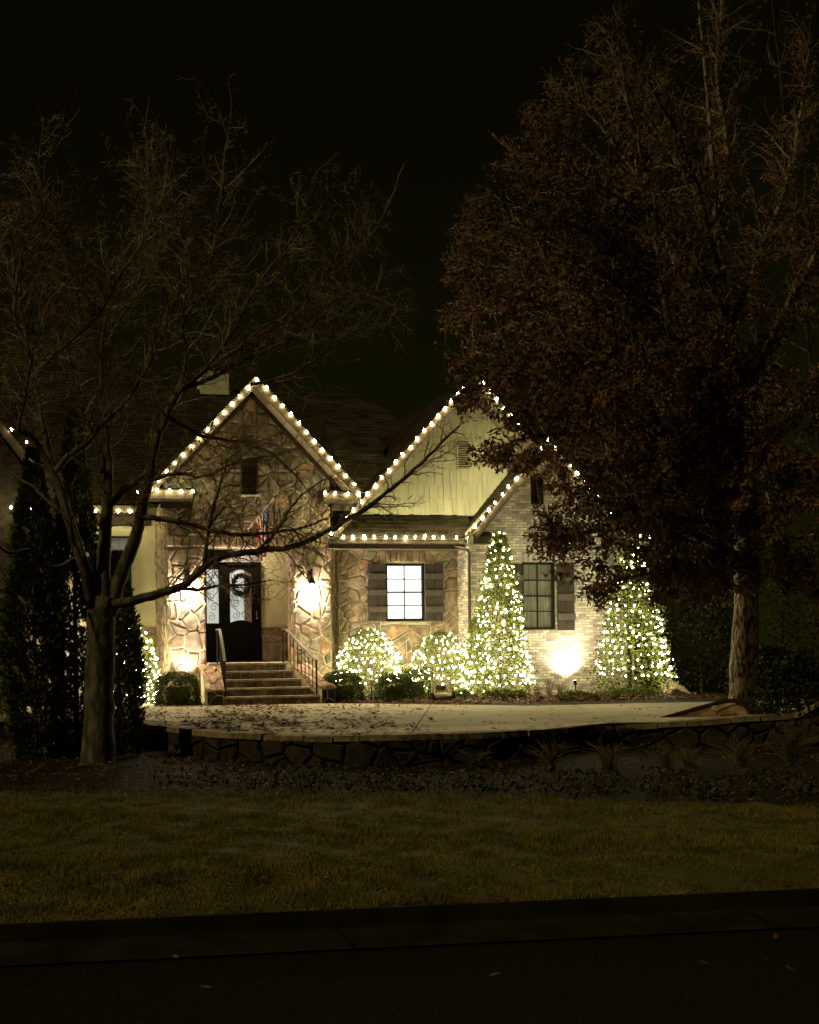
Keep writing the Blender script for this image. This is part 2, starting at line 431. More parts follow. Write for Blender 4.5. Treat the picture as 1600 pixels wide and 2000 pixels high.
def plane_fn(origin, U, V, N):
    o, U, V, N = Vector(origin), Vector(U), Vector(V), Vector(N)
    return lambda u, v, h: o + U * u + V * v + N * h

# ================================================================== GROUND
MB().add([(-200, -200, -.75), (250, -200, -.75), (250, 300, -.75), (-200, 300, -.75)], [(0, 1, 2, 3)]).build('ground', 'earth', kind='structure')
def spline(pts, per=8):
    P = [Vector(p) for p in pts]; P = [P[0] * 2 - P[1]] + P + [P[-1] * 2 - P[-2]]; out = []
    for i in range(1, len(P) - 2):
        for k in range(per):
            t = k / per; a, b, c, d = P[i - 1], P[i], P[i + 1], P[i + 2]
            out.append(.5 * ((2 * b) + (c - a) * t + (2 * a - 5 * b + 4 * c - d) * t * t + (3 * b - a - 3 * c + d) * t ** 3))
    out.append(P[-2]); return out
wallpts = [Vector((-14, -3.6, 0)), Vector((-6, -4.2, 0)), Vector((-1.4, -5.2, 0)), Vector((.6, -6.6, 0))] + [G(x, y, 0) for x, y in [(262, 1410.5), (300, 1419), (400, 1431), (500, 1437), (620, 1440), (760, 1440), (900, 1436), (1000, 1431)]]
wallpts += [W(1200, 1419, -DIST + 17.9), W(1350, 1410, -DIST + 17.6), W(1450, 1402, -DIST + 17.3), W(1560, 1393, -DIST + 17.0), Vector((13.4, -12.3, .42)), Vector((18, -11.5, .5)), Vector((30, -10.5, .5))]
wl = spline(wallpts, 8)
# upper terrace (planting bed level) sheet
top = [(p.x, p.y, -.02) for p in wl]
MB().add(top + [(60, -6, -.02), (60, 45, -.02), (-50, 45, -.02), (-50, -10.5, -.02)], [tuple(range(len(top) + 4))]).build('planting_bed', 'mulch', kind='structure')
# driveway slabs
P_ = [(p.x, p.y) for p in wl if p.y < -7.2]
def off(p, q, d):
    dx, dy = q[0] - p[0], q[1] - p[1]; l = math.hypot(dx, dy); return (-dy / l * d, dx / l * d)
drive = [(-9, -9.3)] + [(p.x, p.y + .02) for p in wl if -5 < p.x < 13]
drive = [q for q in drive]
back = [G(1310, 1373, 0), G(1180, 1375.5, 0), G(1040, 1379, 0), G(920, 1377, 0), G(860, 1376.5, 0), G(720, 1374.5, 0), G(640, 1374, 0), G(500, 1377, 0), G(420, 1377, 0), G(330, 1378, 0), G(250, 1373, 0)]
# the court: convex-ish pieces cut per slab from a union of x-strips
def front_y(x):
    best = None
    for i in range(len(wl) - 1):
        a, b = wl[i], wl[i + 1]
        if min(a.x, b.x) <= x <= max(a.x, b.x) and abs(b.x - a.x) > 1e-6:
            y = a.y + (b.y - a.y) * (x - a.x) / (b.x - a.x); best = y if best is None else min(best, y)
    return best
def back_y(x):
    bp = sorted([(p.x, p.y) for p in back] + [(-12, -4.4), (40, -5.0)])
    for i in range(len(bp) - 1):
        if bp[i][0] <= x <= bp[i + 1][0]:
            return bp[i][1] + (bp[i + 1][1] - bp[i][1]) * (x - bp[i][0]) / (bp[i + 1][0] - bp[i][0])
    return -5
court = thing('driveway', (5, -8, 0), 'pale concrete parking court scattered with brown oak leaves below the entry steps', 'driveway'); court['kind'] = 'structure'; del court['category']
MB().add([(x, front_y(x) + .01, -.012) for x in np.linspace(-8, 19, 60)] + [(x, back_y(x), -.012) for x in np.linspace(19, -8, 60)], [tuple(range(120))]).build('joint_bed', 'asphalt', court)
d1 = (.40, 1.0); l_ = math.hypot(*d1); n1 = (1.0 / l_, -.40 / l_); d2 = (d1[0] / l_, d1[1] / l_)
base = [(x, front_y(x) + .03) for x in np.linspace(-8, 19, 90)] + [(x, back_y(x)) for x in np.linspace(19, -8, 90)]
s0 = n1[0] * 9.06 + n1[1] * (25.1 - 29)
for i in range(-5, 6):
    for j in range(-5, 5):
        t0 = (d2[0] * 9.7 + d2[1] * -7.0)
        a0, a1 = s0 + i * 3.25 + .012, s0 + (i + 1) * 3.25 - .012; b0, b1 = t0 + j * 3.6 + .012, t0 + (j + 1) * 3.6 - .012
        p = clip(base, -n1[0], -n1[1], -a0); p = clip(p, n1[0], n1[1], a1) if len(p) > 2 else p
        p = clip(p, -d2[0], -d2[1], -b0) if len(p) > 2 else p; p = clip(p, d2[0], d2[1], b1) if len(p) > 2 else p
        if len(p) < 3 or abs(area(p)) < .05: continue
        MB().prism([(x, y, -.04) for x, y in p], (0, 0, .044)).build('slab', 'concrete', court)

# front bed and lawn terrain
edge = [G(x, y, -.45) for x, y in [(-700, 1548), (0, 1545), (200, 1545), (400, 1548), (800, 1554), (1100, 1562), (1400, 1566), (1600, 1566), (2300, 1580)]]
def edge_y(x):
    for i in range(len(edge) - 1):
        if edge[i].x <= x <= edge[i + 1].x: return edge[i].y + (edge[i + 1].y - edge[i].y) * (x - edge[i].x) / (edge[i + 1].x - edge[i].x)
    return edge[0].y if x < edge[0].x else edge[-1].y
curb = [G(x, y, -.50) for x, y in [(-900, 1850), (0, 1806), (800, 1772), (1600, 1736), (2600, 1700)]]
ca, cb = curb[1], curb[3]
def curb_y(x): return ca.y + (cb.y - ca.y) * (x - ca.x) / (cb.x - ca.x)
def sheet(name, xs, fy0, fy1, fz, ny, m, **k):
    V = []; Fc = []
    for x in xs:
        y0, y1 = fy0(x), fy1(x)
        for j in range(ny + 1):
            y = y0 + (y1 - y0) * j / ny; V.append((x, y, fz(x, y, j / ny)))
    for i in range(len(xs) - 1):
        for j in range(ny):
            a = i * (ny + 1) + j; Fc.append((a, a + ny + 1, a + ny + 2, a + 1))
    return MB().add(V, Fc).build(name, m, smooth=True, **k)
def hn(x, y): return .03 * math.sin(1.3 * x + .7 * y) + .02 * math.sin(2.9 * x - 2.1 * y) + .012 * math.sin(6 * x + 5 * y)
sheet('mulch_bed', list(np.linspace(-30, 40, 180)), lambda x: edge_y(x) + .03, lambda x: -3.0 if x < 20 else 0, lambda x, y, t: -.53 + hn(x, y) + .10 * min(1, t * 6), 30, 'mulch', kind='structure')
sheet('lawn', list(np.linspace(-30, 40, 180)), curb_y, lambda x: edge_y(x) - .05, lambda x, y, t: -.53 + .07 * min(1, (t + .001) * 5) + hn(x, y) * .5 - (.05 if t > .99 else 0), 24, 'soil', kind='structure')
xs = [-60, 60]
def strip(name, o0, o1, z0, z1, m):
    V = []
    for x in xs: V += [(x, curb_y(x) + o0, z0), (x, curb_y(x) + o1, z1)]
    return MB().add(V, [(0, 2, 3, 1)])
cbm = MB()
for (o0, z0, o1, z1) in [(.16, -.53, 0.0, -.50), (0.0, -.50, -.03, -.62), (-.03, -.62, -.50, -.645)]:
    cbm.add([(-60, curb_y(-60) + o0, z0), (60, curb_y(60) + o0, z0), (60, curb_y(60) + o1, z1), (-60, curb_y(-60) + o1, z1)], [(0, 3, 2, 1)])
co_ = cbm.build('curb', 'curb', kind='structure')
for k in range(-4, 8):
    xx = k * 3.05 - 1.0; yy = curb_y(xx)
    MB().box((xx - .004, yy - .5, -.66), (xx + .004, yy - .03, -.617)).build('joint', 'asphalt', co_)
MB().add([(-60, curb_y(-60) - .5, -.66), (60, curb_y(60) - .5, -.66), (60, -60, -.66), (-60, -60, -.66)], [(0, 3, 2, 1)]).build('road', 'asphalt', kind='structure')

# lawn grass (stuff): thin blades, dense where the camera sees it
def inview(x, y, z, m=40):
    u, v = pix(x, y, z); return -m < u < 1600 + m and -m < v < 2000 + m
N = 330000
px = nrs.rand(N) * 1720 - 60; py = 1540 + nrs.rand(N) ** 1.1 * 290
# unproject to z=-0.47
def Gnp(px, py, z):
    a = (px - CX) / F; b = -(py - CY) / F
    x = a * cr + b * sr; y = -a * sr + b * cr
    dx = math.cos(TH) * x + math.sin(TH); dy = -math.sin(TH) * x + math.cos(TH); t = (z - ZC) / y
    return t * dx, -DIST + t * dy
gx, gy = Gnp(px, py, -.47)
ey = np.interp(gx, [p.x for p in edge], [p.y for p in edge]); cy_ = ca.y + (cb.y - ca.y) * (gx - ca.x) / (cb.x - ca.x)
tuft = np.sin(gx * 9.1 + np.sin(gy * 5)) * np.sin(gy * 7.7 + np.cos(gx * 4)) + .6 * np.sin(gx * 2.1 + gy * 1.3) * np.sin(gy * 3.1 - gx)
ok = (gy < ey - .02 + .04 * np.sin(gx * 12)) & (gy > cy_ + .05) & (nrs.rand(N) < .85 + .25 * tuft)
gx, gy, tuft = gx[ok], gy[ok], tuft[ok]; N = len(gx)
tt = (gy - (ca.y + (cb.y - ca.y) * (gx - ca.x) / (cb.x - ca.x))) / 6
gz = -.53 + .07 * np.minimum(1, tt * 5) + .5 * (.03 * np.sin(1.3 * gx + .7 * gy) + .02 * np.sin(2.9 * gx - 2.1 * gy)) - .005
h = (.018 + .028 * nrs.rand(N)) * (1 + .55 * tuft) * (1 + .3 * np.sin(gx * 1.3 + gy * 2.2)); yaw = nrs.rand(N) * 6.28; lean = nrs.randn(N, 2) * .022; wd = .0042
V = np.zeros((N, 3, 3))
V[:, 0] = np.stack([gx - np.cos(yaw) * wd, gy - np.sin(yaw) * wd, gz], 1); V[:, 1] = np.stack([gx + np.cos(yaw) * wd, gy + np.sin(yaw) * wd, gz], 1)
V[:, 2] = np.stack([gx + lean[:, 0], gy + lean[:, 1], gz + h], 1)
me = np_mesh('grass', V.reshape(-1, 3), np.full(N, 3), np.arange(3 * N), 'grass')
props(link('grass', me), 'dormant tan and olive grass of the front lawn', 'grass', kind='stuff')

# ================================================================== RETAINING WALL
arc = [0]
for i in range(len(wl) - 1): arc.append(arc[-1] + (wl[i + 1] - wl[i]).length)
def along(s):
    s = max(0, min(arc[-1] - 1e-4, s))
    i = max(0, min(len(wl) - 2, int(np.searchsorted(arc, s) - 1)))
    t = (s - arc[i]) / (arc[i + 1] - arc[i]); p = wl[i].lerp(wl[i + 1], t); d = (wl[i + 1] - wl[i]).normalized()
    n = Vector((d.y, -d.x, 0)); return p, d, n   # n points to the street
rw = thing('retaining_wall', wl[40], 'low curved fieldstone retaining wall with flagstone cap in front of the driveway', 'wall')
core = MB()
prof = [(.0, -.6), (.0, -.03), (-.28, -.03), (-.28, -.6)]
ring = []
for s in np.linspace(0, arc[-1], 160):
    p, d, n = along(s); ring.append([p + n * a + Vector((0, 0, z)) for a, z in prof])
b = []
for r_ in ring: b += r_
core.add(b, [(4 * i + j, 4 * i + (j + 1) % 4, 4 * i + 4 + (j + 1) % 4, 4 * i + 4 + j) for i in range(159) for j in range(4)])
core.build('wall_core', 'mulch', rw)
def wfn(u, v, h):
    p, d, n = along(u); q = p + n * h; return Vector((q.x, q.y, v + p.z * (v + .6)))
def s_of_px(px_):
    return min(range(len(wl)), key=lambda i: abs(pix(*wl[i])[0] - px_) + (0 if wl[i].y < -6 else 9999))
sa, sb = arc[s_of_px(-40)], arc[s_of_px(1640)]
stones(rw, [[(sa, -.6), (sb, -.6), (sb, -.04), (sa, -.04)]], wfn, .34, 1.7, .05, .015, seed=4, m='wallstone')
u = sa - 1; rr = random.Random(5)
while u < sb + 1:
    l = rr.uniform(.38, .8); n_ = 5; a = MB(); zt = rr.uniform(.015, .04); f_ = rr.uniform(.03, .08)
    V = []
    for k in range(n_ + 1):
        p, d, n = along(u + .01 + (l - .02) * k / n_)
        fr = f_ + rr.uniform(-.012, .012); bk = -.34 + rr.uniform(-.02, .02)
        V += [p + n * fr + Vector((0, 0, zt - .09)), p + n * (fr - .008) + Vector((0, 0, zt)), p + n * bk + Vector((0, 0, zt)), p + n * bk + Vector((0, 0, zt - .09))]
    a.add(V, [(4 * k + j, 4 * k + (j + 1) % 4, 4 * k + 4 + (j + 1) % 4, 4 * k + 4 + j) for k in range(n_) for j in range(4)] + [(3, 2, 1, 0), (4 * n_, 4 * n_ + 1, 4 * n_ + 2, 4 * n_ + 3)])
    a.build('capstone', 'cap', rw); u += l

# curled end wall on the right, pale lit face
hk = [(1262, 1411, 19.0), (1320, 1395, 18.95), (1375, 1379, 18.85), (1420, 1368, 18.7), (1442, 1368, 18.6), (1458, 1378, 18.5), (1467, 1398, 18.4)]
hp = spline([W(x, y, -DIST + d) for x, y, d in hk], 5)
hw = thing('curved_end_wall', (hp[15].x, hp[15].y, 0), 'short curved pale stone wall curling up at the right end of the driveway', 'wall')
a = MB(); n = len(hp)
for p in hp: a.v.append((p.x, p.y, p.z - .03))
for p in hp: a.v.append((p.x, p.y, -.45))
for p in hp: a.v.append((p.x + .6, p.y + .1, p.z - .03))
for i in range(n - 1):
    a.f += [(i, i + 1, n + i + 1, n + i), (i + 1, i, 2 * n + i, 2 * n + i + 1)]; a.mi += [0, 0]
a.build('wall_core', 'mortar', hw)
ha = [0]
for i in range(n - 1): ha.append(ha[-1] + (hp[i + 1] - hp[i]).length)
def hfn(u, v, h):
    i = max(0, min(n - 2, int(np.searchsorted(ha, u) - 1))); t = (u - ha[i]) / (ha[i + 1] - ha[i]); p = hp[i].lerp(hp[i + 1], t)
    z = p.z - .04; zz = -.3 + (z + .3) * v; return Vector((p.x - h * .95, p.y - h * .3, zz))
stones(hw, [[(0.02, 0), (ha[-1] - .02, 0), (ha[-1] - .02, 1), (0.02, 1)]], hfn, .5, 1.0, .05, .012, seed=9, m='paleface')
for i in range(0, n - 2, 3):
    q = hp[i:i + 4]; k = len(q)
    V = [p + Vector((-.06, -.03, -.03)) for p in q] + [p + Vector((-.06, -.03, .02)) for p in q] + [p + Vector((.3, .05, .02)) for p in q] + [p + Vector((.3, .05, -.03)) for p in q]
    fs = []
    for j in range(k - 1):
        for (c0, c1) in ((0, 1), (1, 2), (2, 3), (3, 0)): fs.append((c0 * k + j, c0 * k + j + 1, c1 * k + j + 1, c1 * k + j))
    fs += [(0, k, 2 * k, 3 * k), (k - 1, 4 * k - 1, 3 * k - 1, 2 * k - 1)]
    MB().add(V, fs).build('capstone', 'wallstone', hw)

# ================================================================== HOUSE
house = thing('house', (6, 0, 0), 'stone and cream gabled house with lit rooflines, dark shutters and raised front door', 'house')
def part(name, mb, m, parent=None, **k): return mb.build(name, m, parent or house, **k)
ZP = 1.0                                  # porch floor
XL0, XL1, XR0, XR1 = 3.34, 4.34, 6.69, 7.71
AX, ZE, ZA, HW = 5.61, 5.42, 8.33, 2.80     # entry gable apex, eave, half width of roof
sl = (ZA - ZE) / HW
ZO = 4.02                                  # top of porch opening
def zroofA(x): return ZA - abs(x - AX) * sl - .16
# entry wall backing (mortar)
ew = MB()
zl = zroofA(XL0); zr = zroofA(XR1)
ew.prism([(XL0, .0, 0), (XL1, .0, 0), (XL1, .0, ZO), (XL0, .0, ZO)], (0, .65, 0))
ew.prism([(XR0, .0, 0), (XR1, .0, 0), (XR1, .0, ZO), (XR0, .0, ZO)], (0, .65, 0))
ew.prism([(XL0, .0, ZO), (XR1, .0, ZO), (XR1, .0, zr), (AX, .0, zroofA(AX)), (XL0, .0, zl)], (0, .65, 0))
ewo = part('entry_wall', ew, 'mortar')
sx0, sx1, sz0, sz1 = WX(472, 0, 930), WX(500, 0, 930), WZ(965, 0, 485), WZ(897, 0, 485)
up_poly = [(XL0, ZO), (XR1, ZO), (XR1, zr), (AX, zroofA(AX)), (XL0, zl)]
pieces = [[(XL0, 0), (XL1, 0), (XL1, ZO), (XL0, ZO)], [(XR0, 0), (XR1, 0), (XR1, ZO), (XR0, ZO)]]
# header voussoirs keep the row above the opening clear
hz = ZO + .28
pieces += [clip(clip(up_poly, 1, 0, sx0), 0, -1, -hz), clip(clip(up_poly, -1, 0, -sx1), 0, -1, -hz)]
mid = clip(clip(up_poly, -1, 0, -sx0), 1, 0, sx1)
pieces += [clip(clip(mid, 0, -1, -hz), 0, 1, sz0 - .06), clip(mid, 0, -1, -(sz1 + .42))]
fA = plane_fn((0, 0, 0), (1, 0, 0), (0, 0, 1), (0, -1, 0))
stones(ewo, pieces, fA, .36, 1.35, .04, .019, seed=3)
rr = random.Random(8); x = XL0
while x < XR1 - .12:
    wv = min(rr.uniform(.16, .26), XR1 - x)
    s = stone_mesh([(x, ZO), (x + wv, ZO), (x + wv, hz), (x, hz)], fA, .05, .01, rr)
    if s: s.build('stone', 'stone', ewo)
    x += wv
# keystone and slot vent
s = stone_mesh([(sx0 + .05, sz1 + .02), (sx1 - .05, sz1 + .02), (sx1 + .06, sz1 + .42), (sx0 - .06, sz1 + .42)], fA, .09, .01, rr); s.build('keystone', 'stone', ewo)
s = stone_mesh([(sx0 - .08, sz0 - .07), (sx1 + .08, sz0 - .07), (sx1 + .08, sz0 - .005), (sx0 - .08, sz0 - .005)], fA, .09, .004, rr); s.build('sill', 'mortar', ewo)
vt = part('gable_vent', MB().box((sx0, -.03, sz0), (sx1, .0, sz1)).box((sx0, -.06, sz0), (sx0 + .03, -.03, sz1)).box((sx1 - .03, -.06, sz0), (sx1, -.03, sz1)), 'frame')
k = 0
for zz in np.arange(sz0 + .04, sz1 - .05, .09):
    MB().prism([(sx0 + .03, -.055, zz), (sx0 + .03, -.03, zz + .06), (sx0 + .03, -.03, zz + .075), (sx0 + .03, -.055, zz + .015)], (sx1 - sx0 - .06, 0, 0)).build('slat', 'frame', vt)
# side returns of the columns (faces towards the left)
fL = plane_fn((XL0, 0, 0), (0, 1, 0), (0, 0, 1), (-1, 0, 0))
ls = part('column_side_wall', MB().box((XL0 + .002, .652, 0), (XL0 + .3, 2.4, zl - .5)), 'mortar')
stones(ls, [[(.02, 0), (2.4, 0), (2.4, 5.25), (.02, 5.25)]], fL, .36, 1.15, .04, .014, seed=12)
fR = plane_fn((XR0, 0, 0), (0, 1, 0), (0, 0, 1), (-1, 0, 0))
stones(ewo, [[(.02, ZP), (.64, ZP), (.64, ZO), (.02, ZO)]], fR, .34, 1.0, .03, .014, seed=14)
# walls behind the porch
ZW = WZ(1222, 2.0, 530)
DX0, DX1 = WX(398, 2, 1200), WX(509, 2, 1200)
pw = part('porch_wall', MB().box((DX1, 2.0, ZW), (8.4, 2.2, 5.4)).box((XL1 - .6, 2.0, 4.35), (DX1, 2.2, 5.4)).box((XL1 - .8, 2.0, ZP), (DX0 - .02, 2.2, 4.35)), 'stucco')
pws = part('porch_wainscot', MB().box((DX1, 1.95, 0), (8.4, 2.2, ZW - .05)), 'mortar')
stones(pws, [[(DX1, ZP), (7.4, ZP), (7.4, ZW - .05), (DX1, ZW - .05)]], plane_fn((0, 1.95, 0), (1, 0, 0), (0, 0, 1), (0, -1, 0)), .4, 1.3, .03, .012, seed=15)
part('wainscot_cap', MB().box((DX1 + .01, 1.88, ZW - .05), (7.4, 2.0, ZW + .03)), 'mortar')
part('porch_ceiling', MB().box((XL1 - .9, .65, 4.6), (8.3, 2.0, 4.68)), 'soffit')
# cream sliver and side face between column and wing
part('side_panel', MB().box((XR1 - .1, .86, ZW), (8.05, .95, 4.4)), 'stucco')
part('side_panel', MB().box((XR1 - .1, .83, 0), (8.05, .95, ZW)), 'mortar')
# porch floor
part('porch_floor', MB().box((XL1 + .01, -.44, .0), (XR0 - .01, .0, ZP)).box((XL1 - .5, .66, .0), (7.6, 1.99, ZP)).box((XL1 + .01, 0, 0), (XR0 - .01, .66, ZP - .001)), 'mortar')
pcl = part('porch_ceiling_light', MB().lathe((5.5, 1.25, 4.56), [(.06, 0), (.09, .02), (.09, .04)], 12), 'lampbulb')
ld = bpy.data.lights.new('porch_light', 'POINT'); ld.energy = 34; ld.color = (1, .86, .55); ld.shadow_soft_size = .08
lo = bpy.data.objects.new('porch_light', ld); col.objects.link(lo); setparent(lo, pcl, Vector((5.5, 1.25, 4.48)))
# left main wall (stucco, wainscot, window)
mlw = part('garden_wall_stucco', MB().box((-9, 2.4, 0), (XL0, 2.6, 5.45)), 'stucco', label='cream stucco wall left of the entry')
mls = part('garden_wainscot', MB().box((-9, 2.34, 0), (XL0 - .005, 2.398, ZW)), 'mortar')
stones(mls, [[(1.6, .0), (XL0 - .05, .0), (XL0 - .05, ZW), (1.6, ZW)]], plane_fn((0, 2.34, 0), (1, 0, 0), (0, 0, 1), (0, -1, 0)), .4, 1.3, .03, .012, seed=16)
def window(x0, x1, z0, z1, Y, glass, cols, rows, dep=.10, fr=.05, label=None, split=True):
    wn = MB()
    wn.box((x0, Y - .02, z0), (x0 + fr, Y + dep, z1)).box((x1 - fr, Y - .02, z0), (x1, Y + dep, z1)).box((x0 + fr, Y - .02, z1 - fr), (x1 - fr, Y + dep, z1)).box((x0 + fr, Y - .02, z0), (x1 - fr, Y + dep, z0 + fr))
    wo = part('window', wn, 'frame', label=label)
    a0, a1, c0, c1 = x0 + fr, x1 - fr, z0 + fr, z1 - fr; zm = (c0 + c1) / 2
    if split: MB().box((a0, Y + .01, zm - .022), (a1, Y + .06, zm + .022)).build('meeting_rail', 'frame', wo)
    for i in range(cols):
        for j in range(rows):
            MB().box((a0 + (a1 - a0) * i / cols + .004, Y + .055, c0 + (c1 - c0) * j / rows + .004), (a0 + (a1 - a0) * (i + 1) / cols - .004, Y + .065, c0 + (c1 - c0) * (j + 1) / rows - .004)).build('pane', glass, wo)
    for i in range(1, cols): MB().box((a0 + (a1 - a0) * i / cols - .015, Y + .03, c0), (a0 + (a1 - a0) * i / cols + .015, Y + .054, c1)).build('muntin', 'frame', wo)
    for j in range(1, rows):
        if split and j * 2 == rows: continue
        MB().box((a0, Y + .028, c0 + (c1 - c0) * j / rows - .015), (a1, Y + .052, c0 + (c1 - c0) * j / rows + .015)).build('muntin', 'frame', wo)
    return wo
wm = window(WX(175, 2.3, 1150), WX(257, 2.3, 1150), WZ(1262, 2.3, 230), WZ(1047, 2.3, 230), 2.28, 'greyglass', 2, 4, label='tall window with painted grey reflections behind the bare tree')
window(WX(20, 2.3, 1150), WX(75, 2.3, 1150), WZ(1262, 2.3, 40), WZ(1060, 2.3, 40), 2.28, 'greyglass', 2, 4, label='tall window at the far left of the stucco wall')

# --- front door
Yd = 1.9
def dx(p): return WX(p, Yd, 1190)
def dz(q): return WZ(q, Yd, 470)
dr = MB(); ztop = dz(1098)
dr.box((dx(398), Yd, ZP), (dx(404), Yd + .12, ztop)).box((dx(428), Yd - .03, ZP), (dx(443), Yd + .12, ztop)).box((dx(505), Yd - .03, ZP), (dx(510), Yd + .12, ztop)).box((dx(398), Yd - .03, dz(1104)), (dx(510), Yd + .12, ztop))
dro = part('door_frame', dr, 'door')
# sidelight
slx0, slx1 = dx(404) + .002, dx(428) - .002
MB().box((slx0, Yd + .03, ZP), (slx1, Yd + .09, dz(1217))).build('sidelight_panel', 'door', dro)
MB().box((slx0, Yd + .03, dz(1112)), (slx1, Yd + .09, dz(1104) - .002)).build('sidelight_head', 'door', dro)
MB().box((slx0, Yd + .06, dz(1217)), (slx1, Yd + .07, dz(1112))).build('sidelight_glass', 'doorglass', dro)
# leaf with arched glass
def arch(x0, x1, zb, zt, rise_t, rise_b, n=9):
    top_ = [(x0 + (x1 - x0) * i / n, zt + rise_t * math.cos((i / n - .5) * math.pi) if rise_t else zt) for i in range(n + 1)]
    bot = [(x0 + (x1 - x0) * i / n, zb + rise_b * math.cos((i / n - .5) * math.pi)) for i in range(n + 1)]
    return top_, bot
lf = MB(); lx0, lx1 = dx(443) + .003, dx(505) - .003; gx0, gx1 = dx(450), dx(492)
tp, bt = arch(gx0, gx1, dz(1216), dz(1120), .11, 0.07)
lf.box((lx0, Yd + .02, ZP + .03), (gx0, Yd + .08, dz(1104) - .003)).box((gx1, Yd + .02, ZP + .03), (lx1, Yd + .08, dz(1104) - .003))
lf.prism([(gx0, Yd + .02, dz(1104) - .003)] + [(a, Yd + .02, c) for a, c in tp] + [(gx1, Yd + .02, dz(1104) - .003)], (0, .06, 0))
lf.prism([(gx1, Yd + .02, ZP + .03)] + [(a, Yd + .02, c) for a, c in bt[::-1]] + [(gx0, Yd + .02, ZP + .03)], (0, .06, 0))
leaf = part('front_door', lf, 'door')
MB().box((gx0 + .06, Yd + .005, ZP + .2), (gx1 - .06, Yd + .02, dz(1240))).build('raised_panel', 'door', leaf)
xm = gx0 + (gx1 - gx0) * .66
MB().prism([(gx0, Yd + .05, bt[0][1] - .02), (xm, Yd + .05, bt[5][1] - .1), (xm, Yd + .05, tp[5][1] + .1), (gx0, Yd + .05, tp[0][1] + .1)], (0, .01, 0)).build('glass', 'doorglass', leaf)
MB().prism([(xm, Yd + .05, bt[5][1] - .1), (gx1, Yd + .05, bt[0][1] - .02), (gx1, Yd + .05, tp[0][1] + .1), (xm, Yd + .05, tp[5][1] + .1)], (0, .01, 0)).build('glass', 'doorglass2', leaf, label='dim curtained side of the door glass')
def scroll(cx_, cz, r, turns, a0, sgn, Y):
    pts = []
    for i in range(22):
        t = i / 21; a = a0 + sgn * t * turns * 2 * math.pi; rad = r * (1 - t * .82)
        pts.append((cx_ + rad * math.cos(a), Y, cz + rad * math.sin(a)))
    return pts
sc_ = MB(); sw = (gx1 - gx0)
for (fx, fz, r, sg, a0) in [(.24, .88, .13, 1, 1.5), (.76, .88, .13, -1, 1.5), (.26, .62, .12, -1, -1.6), (.76, .62, .12, 1, -1.6), (.26, .38, .14, 1, 2.5), (.74, .38, .14, -1, .6), (.26, .14, .12, -1, 1.2), (.74, .14, .12, 1, 1.9)]:
    sc_.tube(scroll(gx0 + fx * sw, bt[0][1] + fz * (tp[0][1] - bt[0][1] + .1), r, 1.4, a0, sg, Yd + .04), .0065, 4, False)
sc_.tube([(gx0, Yd + .04, bt[0][1] + .5), ((gx0 + gx1) / 2, Yd + .04, bt[0][1] + .24), (gx1, Yd + .04, bt[0][1] + .5)], .007, 4)
sc_.build('iron_scrollwork', 'iron', leaf)
s2 = MB(); sh = dz(1112) - dz(1217)
for i, fz in enumerate([.9, .72, .5, .3, .12]):
    s2.tube(scroll(slx0 + (.62 if i % 2 else .4) * (slx1 - slx0), dz(1217) + fz * sh, .12, 1.4, 1.4 + i * 1.7, 1 if i % 2 else -1, Yd + .045), .0065, 4, False)
s2.tube([(slx0, Yd + .045, dz(1217) + .62 * sh), ((slx0 + slx1) / 2, Yd + .045, dz(1217) + .45 * sh), (slx1, Yd + .045, dz(1217) + .62 * sh)], .007, 4)
s2.build('iron_scrollwork', 'iron', dro)
MB().box((lx1 - .075, Yd - .005, dz(1207)), (lx1 - .03, Yd + .02, dz(1193))).build('lock_plate', 'brass', leaf)
MB().lathe((lx1 - .052, Yd - .035, dz(1208) - .03), [(.012, 0), (.032, .012), (.036, .035), (.02, .06)], 10).build('door_knob', 'brass', leaf)
# transom (segmental arch over the door)
tx0, tx1 = dx(428), dx(510); tr_ = MB(); n = 12
arcp = [(tx0 + (tx1 - tx0) * i / n, dz(1090) + .26 * math.sin(math.pi * i / n)) for i in range(n + 1)]
tro = part('transom_window', MB().tube([(a, Yd + .04, c + .02) for a, c in arcp], .035, 6), 'door')
MB().prism([(a, Yd + .07, c) for a, c in arcp] + [(tx1, Yd + .07, ztop + .002), (tx0, Yd + .07, ztop + .002)], (0, .01, 0)).build('transom_glass', 'transom', tro)
sc3 = MB()
for i in range(3): sc3.tube(scroll(tx0 + (tx1 - tx0) * (.25 + .25 * i), ztop + .13, .1, 1.1, 1 + i, 1, Yd + .05), .006, 4, False)
sc3.build('iron_scrollwork', 'iron', tro)
part('threshold', MB().box((dx(400), Yd - .12, ZP), (dx(510), Yd, ZP + .03)), 'door')
mt = MB().box((dx(445), Yd - .95, ZP), (dx(512), Yd - .2, ZP + .02)); props(mt.build('doormat', 'mat'), 'dark red doormat lying on the porch before the front door', 'doormat')
# wreath
wc = Vector((WX(470, Yd, 1142), Yd - .1, WZ(1142, Yd, 470)))
wr = thing('wreath', wc, 'round dark leafy wreath hanging on the glass of the front door', 'wreath')
pts = [wc + Vector((.23 * math.cos(a), 0, .26 * math.sin(a))) for a in np.linspace(0, 2 * math.pi, 25)]
MB().tube(pts, .03, 5, False).build('wreath_ring', 'wreath', wr)
q = nrs.rand(1100) * 6.283; rad = nrs.randn(1100, 3) * .033
P = np.stack([wc.x + .23 * np.cos(q), np.full(1100, wc.y), wc.z + .26 * np.sin(q)], 1) + rad
scatter('leaves', LEAF, LEAFF, P, .05 + .03 * nrs.rand(1100), 'wreath', wr)

